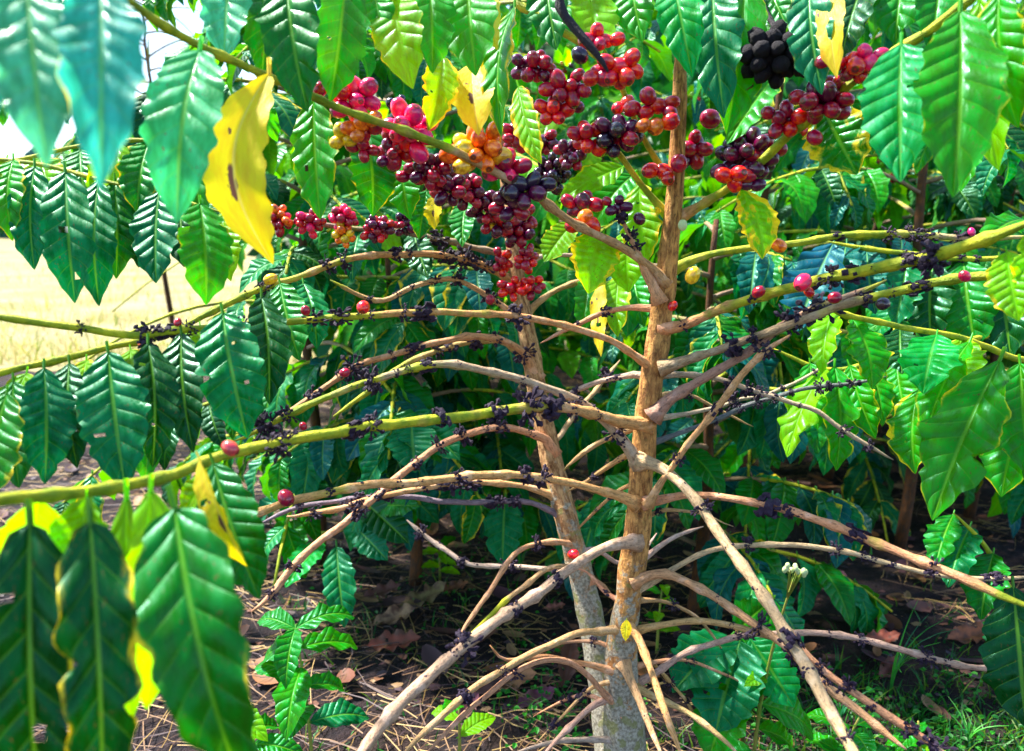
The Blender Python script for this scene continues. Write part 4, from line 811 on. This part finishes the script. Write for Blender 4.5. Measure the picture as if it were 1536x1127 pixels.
tag(obj('ground_cover', mesh('ground_cover', vs, fs, GRASS, tint=ti, smooth=False)), 'small round-leaved creeping weeds on the soil', kind='stuff')

vs, fs, ti = [], [], []                             # dry grass standing on the field
for i in range(9000):
    y = 4.4 + 10 * rr.random() ** 1.6; x = rr.uniform(-.75 * y, .1 * y); h = rr.uniform(.03, .16) * (1 + .5 * noise.noise(Vector((x, y, 2)))); a = rr.uniform(0, 6.28); sd = Vector((math.cos(a), math.sin(a), 0)) * rr.uniform(.002, .006); b0 = len(vs)
    if noise.noise(Vector((x * .8, y * .8, 9))) < -.05 and rr.random() < .8: continue
    c0 = rr.choice([(.42, .36, .16), (.36, .30, .10), (.30, .32, .05), (.5, .44, .24), (.16, .24, .02)]); ln = Vector((rr.gauss(0, .4), rr.gauss(0, .4), 0)) * h; p = Vector((x, y, .0))
    vs += [p - sd, p + sd, p + ln * .4 + Vector((0, 0, h * .6)) + sd * .7, p + ln * .4 + Vector((0, 0, h * .6)) - sd * .7, p + ln + Vector((0, 0, h))]; ti += [c0] * 5; fs += [(b0, b0 + 1, b0 + 2, b0 + 3), (b0 + 3, b0 + 2, b0 + 4)]
tag(obj('dry_grass', mesh('dry_grass', vs, fs, GRASS, tint=ti, smooth=False)), 'sparse dry grass standing on the pale field', kind='stuff')
# fallen leaves, each a thing
def fallen(px, py, ang, L, col, label, curl=.35, fold=.6, tilt=.02):
    p = GP(px, py); p.z += .012; d = Vector((math.cos(ang), math.sin(ang), tilt)); me = leaf_mesh(L, L * .42, 20, 4, mat=DRY, bow=-.05, fold=fold, corr=.008, wave=.07, curl=-curl, seed=int(px))
    o = obj('fallen_leaf', me, color=col + (1,)); o.matrix_basis = frame(p, p + d, Vector((R.uniform(-.3, .3), -.4, 1)))
    return tag(o, label, 'fallen leaf', 'fallen leaves on the soil')
fallen(552, 978, .05, .11, (.20, .045, .03), 'curled reddish brown fallen leaf on the soil below the hanging teal leaves')
fallen(560, 940, .3, .10, (.34, .20, .12), 'folded pale brown fallen leaf just above the reddish one', .6, .8)
fallen(600, 918, .5, .12, (.22, .17, .07), 'olive tan fallen leaf in front of the dark hollow', .6, .4)
fallen(545, 905, .4, .09, (.13, .05, .05), 'dark maroon fallen leaf behind the folded pale brown leaf')
fallen(735, 1030, .1, .09, (.38, .17, .07), 'broad tan orange fallen leaf under the forked pale twigs', .4, .3)
fallen(800, 1000, 1.2, .05, (.40, .13, .05), 'small bright orange curled leaf beside the leaning trunk')
fallen(845, 1035, 1.3, .09, (.13, .05, .03), 'upright dark brown fallen leaf against the leaning trunk', .8, 1.1, .5)
fallen(775, 1068, .4, .08, (.15, .035, .08), 'purple fallen leaf in front of the tan orange leaf', .5, .5)
fallen(680, 1090, .9, .07, (.14, .04, .08), 'dull mauve fallen leaf near the bottom edge', .8, .8)
fallen(660, 895, .2, .07, (.28, .10, .04), 'rusty fallen leaf under the arching grey twig', .5, .5)
fallen(815, 920, .1, .05, (.36, .12, .09), 'small pinkish brown leaf left of the leaning trunk', .4, .4)
fallen(1290, 985, .1, .08, (.34, .08, .05), 'brick red fallen leaf under the long grey branch', .4, .4)
fallen(1320, 1030, .8, .07, (.20, .06, .04), 'brown fallen leaf at the edge of the lower right grass', .6, .6)
fallen(1420, 975, .2, .10, (.32, .10, .04), 'long rusty fallen leaf at the foot of the shaded trees', .4, .5)
fallen(990, 1010, .4, .07, (.16, .05, .06), 'maroon fallen leaf right of the main trunk foot', .5, .6)

# weeds
def weed(name, px, py, h, lean, label, leaves, cat='weed'):
    g = GP(px, py); t = thing(name, g, label, cat, 'weeds under the trees')
    path = [g + Vector((lean[0] * s * s, lean[1] * s * s, h * s)) for s in [i / 8 for i in range(9)]]
    me = tube('stem', path, [.0032 - .0018 * i / 8 for i in range(9)], STEM, [0] * 9, g, 6); obj('stem', me, t)
    for k, (s, az, L, el, cl) in enumerate(leaves):
        i = min(8, int(s * 8)); q = path[i]; d = Vector((math.cos(az) * math.cos(el), math.sin(az) * math.cos(el), math.sin(el)))
        M = frame(q, q + d, Vector((0, -.5, 1))) @ Matrix.Diagonal((L, L, L, 1))
        obj('leaf', LEAFV[k % 5], t, g, M, COL[cl] + (.95,))
    return t, path, g
w = [(.4 + .08 * i, i * 2.1 + .5, R.uniform(.08, .12), R.uniform(-.6, .15), R.choice('mgtg')) for i in range(11)]
weed('weed', 470, 1170, .22, (-.02, .02), 'bushy bright green seedling at the bottom edge beside the near hanging leaves', w)
weed('weed', 400, 1190, .16, (-.05, -.02), 'smaller seedling with lime leaves tucked against the near dark leaf', [(.5 + .08 * i, i * 2.4, .08, -.2, 'gml'[i % 3]) for i in range(6)])
weed('weed', 690, 1160, .10, (0, 0), 'single shoot with lime leaves between the thick low branches', [(.5, .6, .07, .2, 'l'), (.8, 2.6, .06, .1, 'l'), (1, 4.4, .06, .4, 'm')])
weed('weed', 985, 985, .13, (.01, .02), 'slim sprout with pale green leaves right of the reddish trunk', [(.45 + .11 * i, i * 2.2, .045, .1, 'lml'[i % 3]) for i in range(6)])
weed('weed', 1260, 1165, .10, (.02, 0), 'low weed with ribbed green leaves between the two lower right branches', [(.4 + .09 * i, i * 2.2, .075, R.uniform(-.3, .2), 'gmg'[i % 3]) for i in range(7)])
weed('weed', 1380, 1150, .08, (-.01, 0), 'small leafy weed in the lower right grass by the corner branch', [(.4 + .12 * i, i * 2.5, .06, R.uniform(-.3, .2), 'gml'[i % 3]) for i in range(5)])
weed('weed', 660, 872, .09, (0, 0), 'small lime weed in the litter behind the arching grey twig', [(.3 + .09 * i, i * 1.9, .05, R.uniform(-.1, .4), 'lml'[i % 3]) for i in range(8)])
t, path, g = weed('flowering_weed', 1128, 1165, .33, (.035, -.02), 'tall weed with a cluster of small white flower buds on its top', [(.22, 2.6, .10, -.4, 'g'), (.28, .3, .11, -.5, 'm'), (.45, .2, .12, -.6, 'm'), (.5, 3.3, .12, -.7, 'g'), (.15, 4.5, .1, .1, 'l'), (.62, 3.8, .05, .2, 'l')], 'flowering weed')
for k in range(13):
    q = path[-1] + Vector((R.uniform(-.016, .016), R.uniform(-.014, .006), R.uniform(-.004, .018)))
    if k == 0: bud = SMALL_BERRY[1].copy(); bud.materials.clear(); bud.materials.append(PETAL); bud.name = 'flower_bud'
    obj('flower_bud', bud, t, g, Matrix.Translation(q) @ Matrix.Diagonal((.0034, .0034, .0042, 1)))
    me = tube('flower_stalk', [path[-2], path[-1].lerp(q, .6) - Vector((0, 0, .004)), q], [.0008] * 3, STEM, [0] * 3, g, 4); obj('flower_stalk', me, t)
# tall grass clumps, things
def clump(px, py, n, h, label, seed):
    g = GP(px, py); t = thing('grass_clump', g, label, 'grass clump', 'grass clumps under the trees'); q = random.Random(seed)
    for i in range(n):
        az = q.uniform(0, 6.28); hh = h * q.uniform(.6, 1.1); ln = hh * q.uniform(.2, .7); w_ = q.uniform(.0018, .0034); sd = Vector((-math.sin(az), math.cos(az), 0)); v2, f2, t2 = [], [], []
        c0 = q.choice([(.03, .22, .03), (.05, .30, .03), (.02, .15, .06)])
        for k in range(7):
            s = k / 6; p = Vector((math.cos(az) * ln * s * s, math.sin(az) * ln * s * s, hh * (s - .35 * s * s))); ww = sd * w_ * (1 - .93 * s)
            v2 += [p - ww, p + Vector((0, 0, -w_ * .3)), p + ww]; t2 += [c0] * 3
        for k in range(6): f2 += [(3 * k, 3 * k + 1, 3 * k + 4, 3 * k + 3), (3 * k + 1, 3 * k + 2, 3 * k + 5, 3 * k + 4)]
        obj('blade', mesh('blade', v2, f2, GRASS, tint=t2), t)
clump(1335, 1050, 9, .20, 'tall thin grass clump beside the long grey branch on the right', 1)
clump(1260, 1090, 8, .09, 'short arching grass clump between the two lower right branches', 2)
clump(780, 860, 12, .16, 'grass clump left of the leaning trunk by the hanging leaf', 3)
clump(650, 870, 10, .07, 'low bright grass clump in the litter left of the trunks', 4)
clump(1450, 1120, 10, .08, 'grass clump near the lower right corner', 5)
print('objects', len(S.objects), 'leaf T1', T1.nleaf)
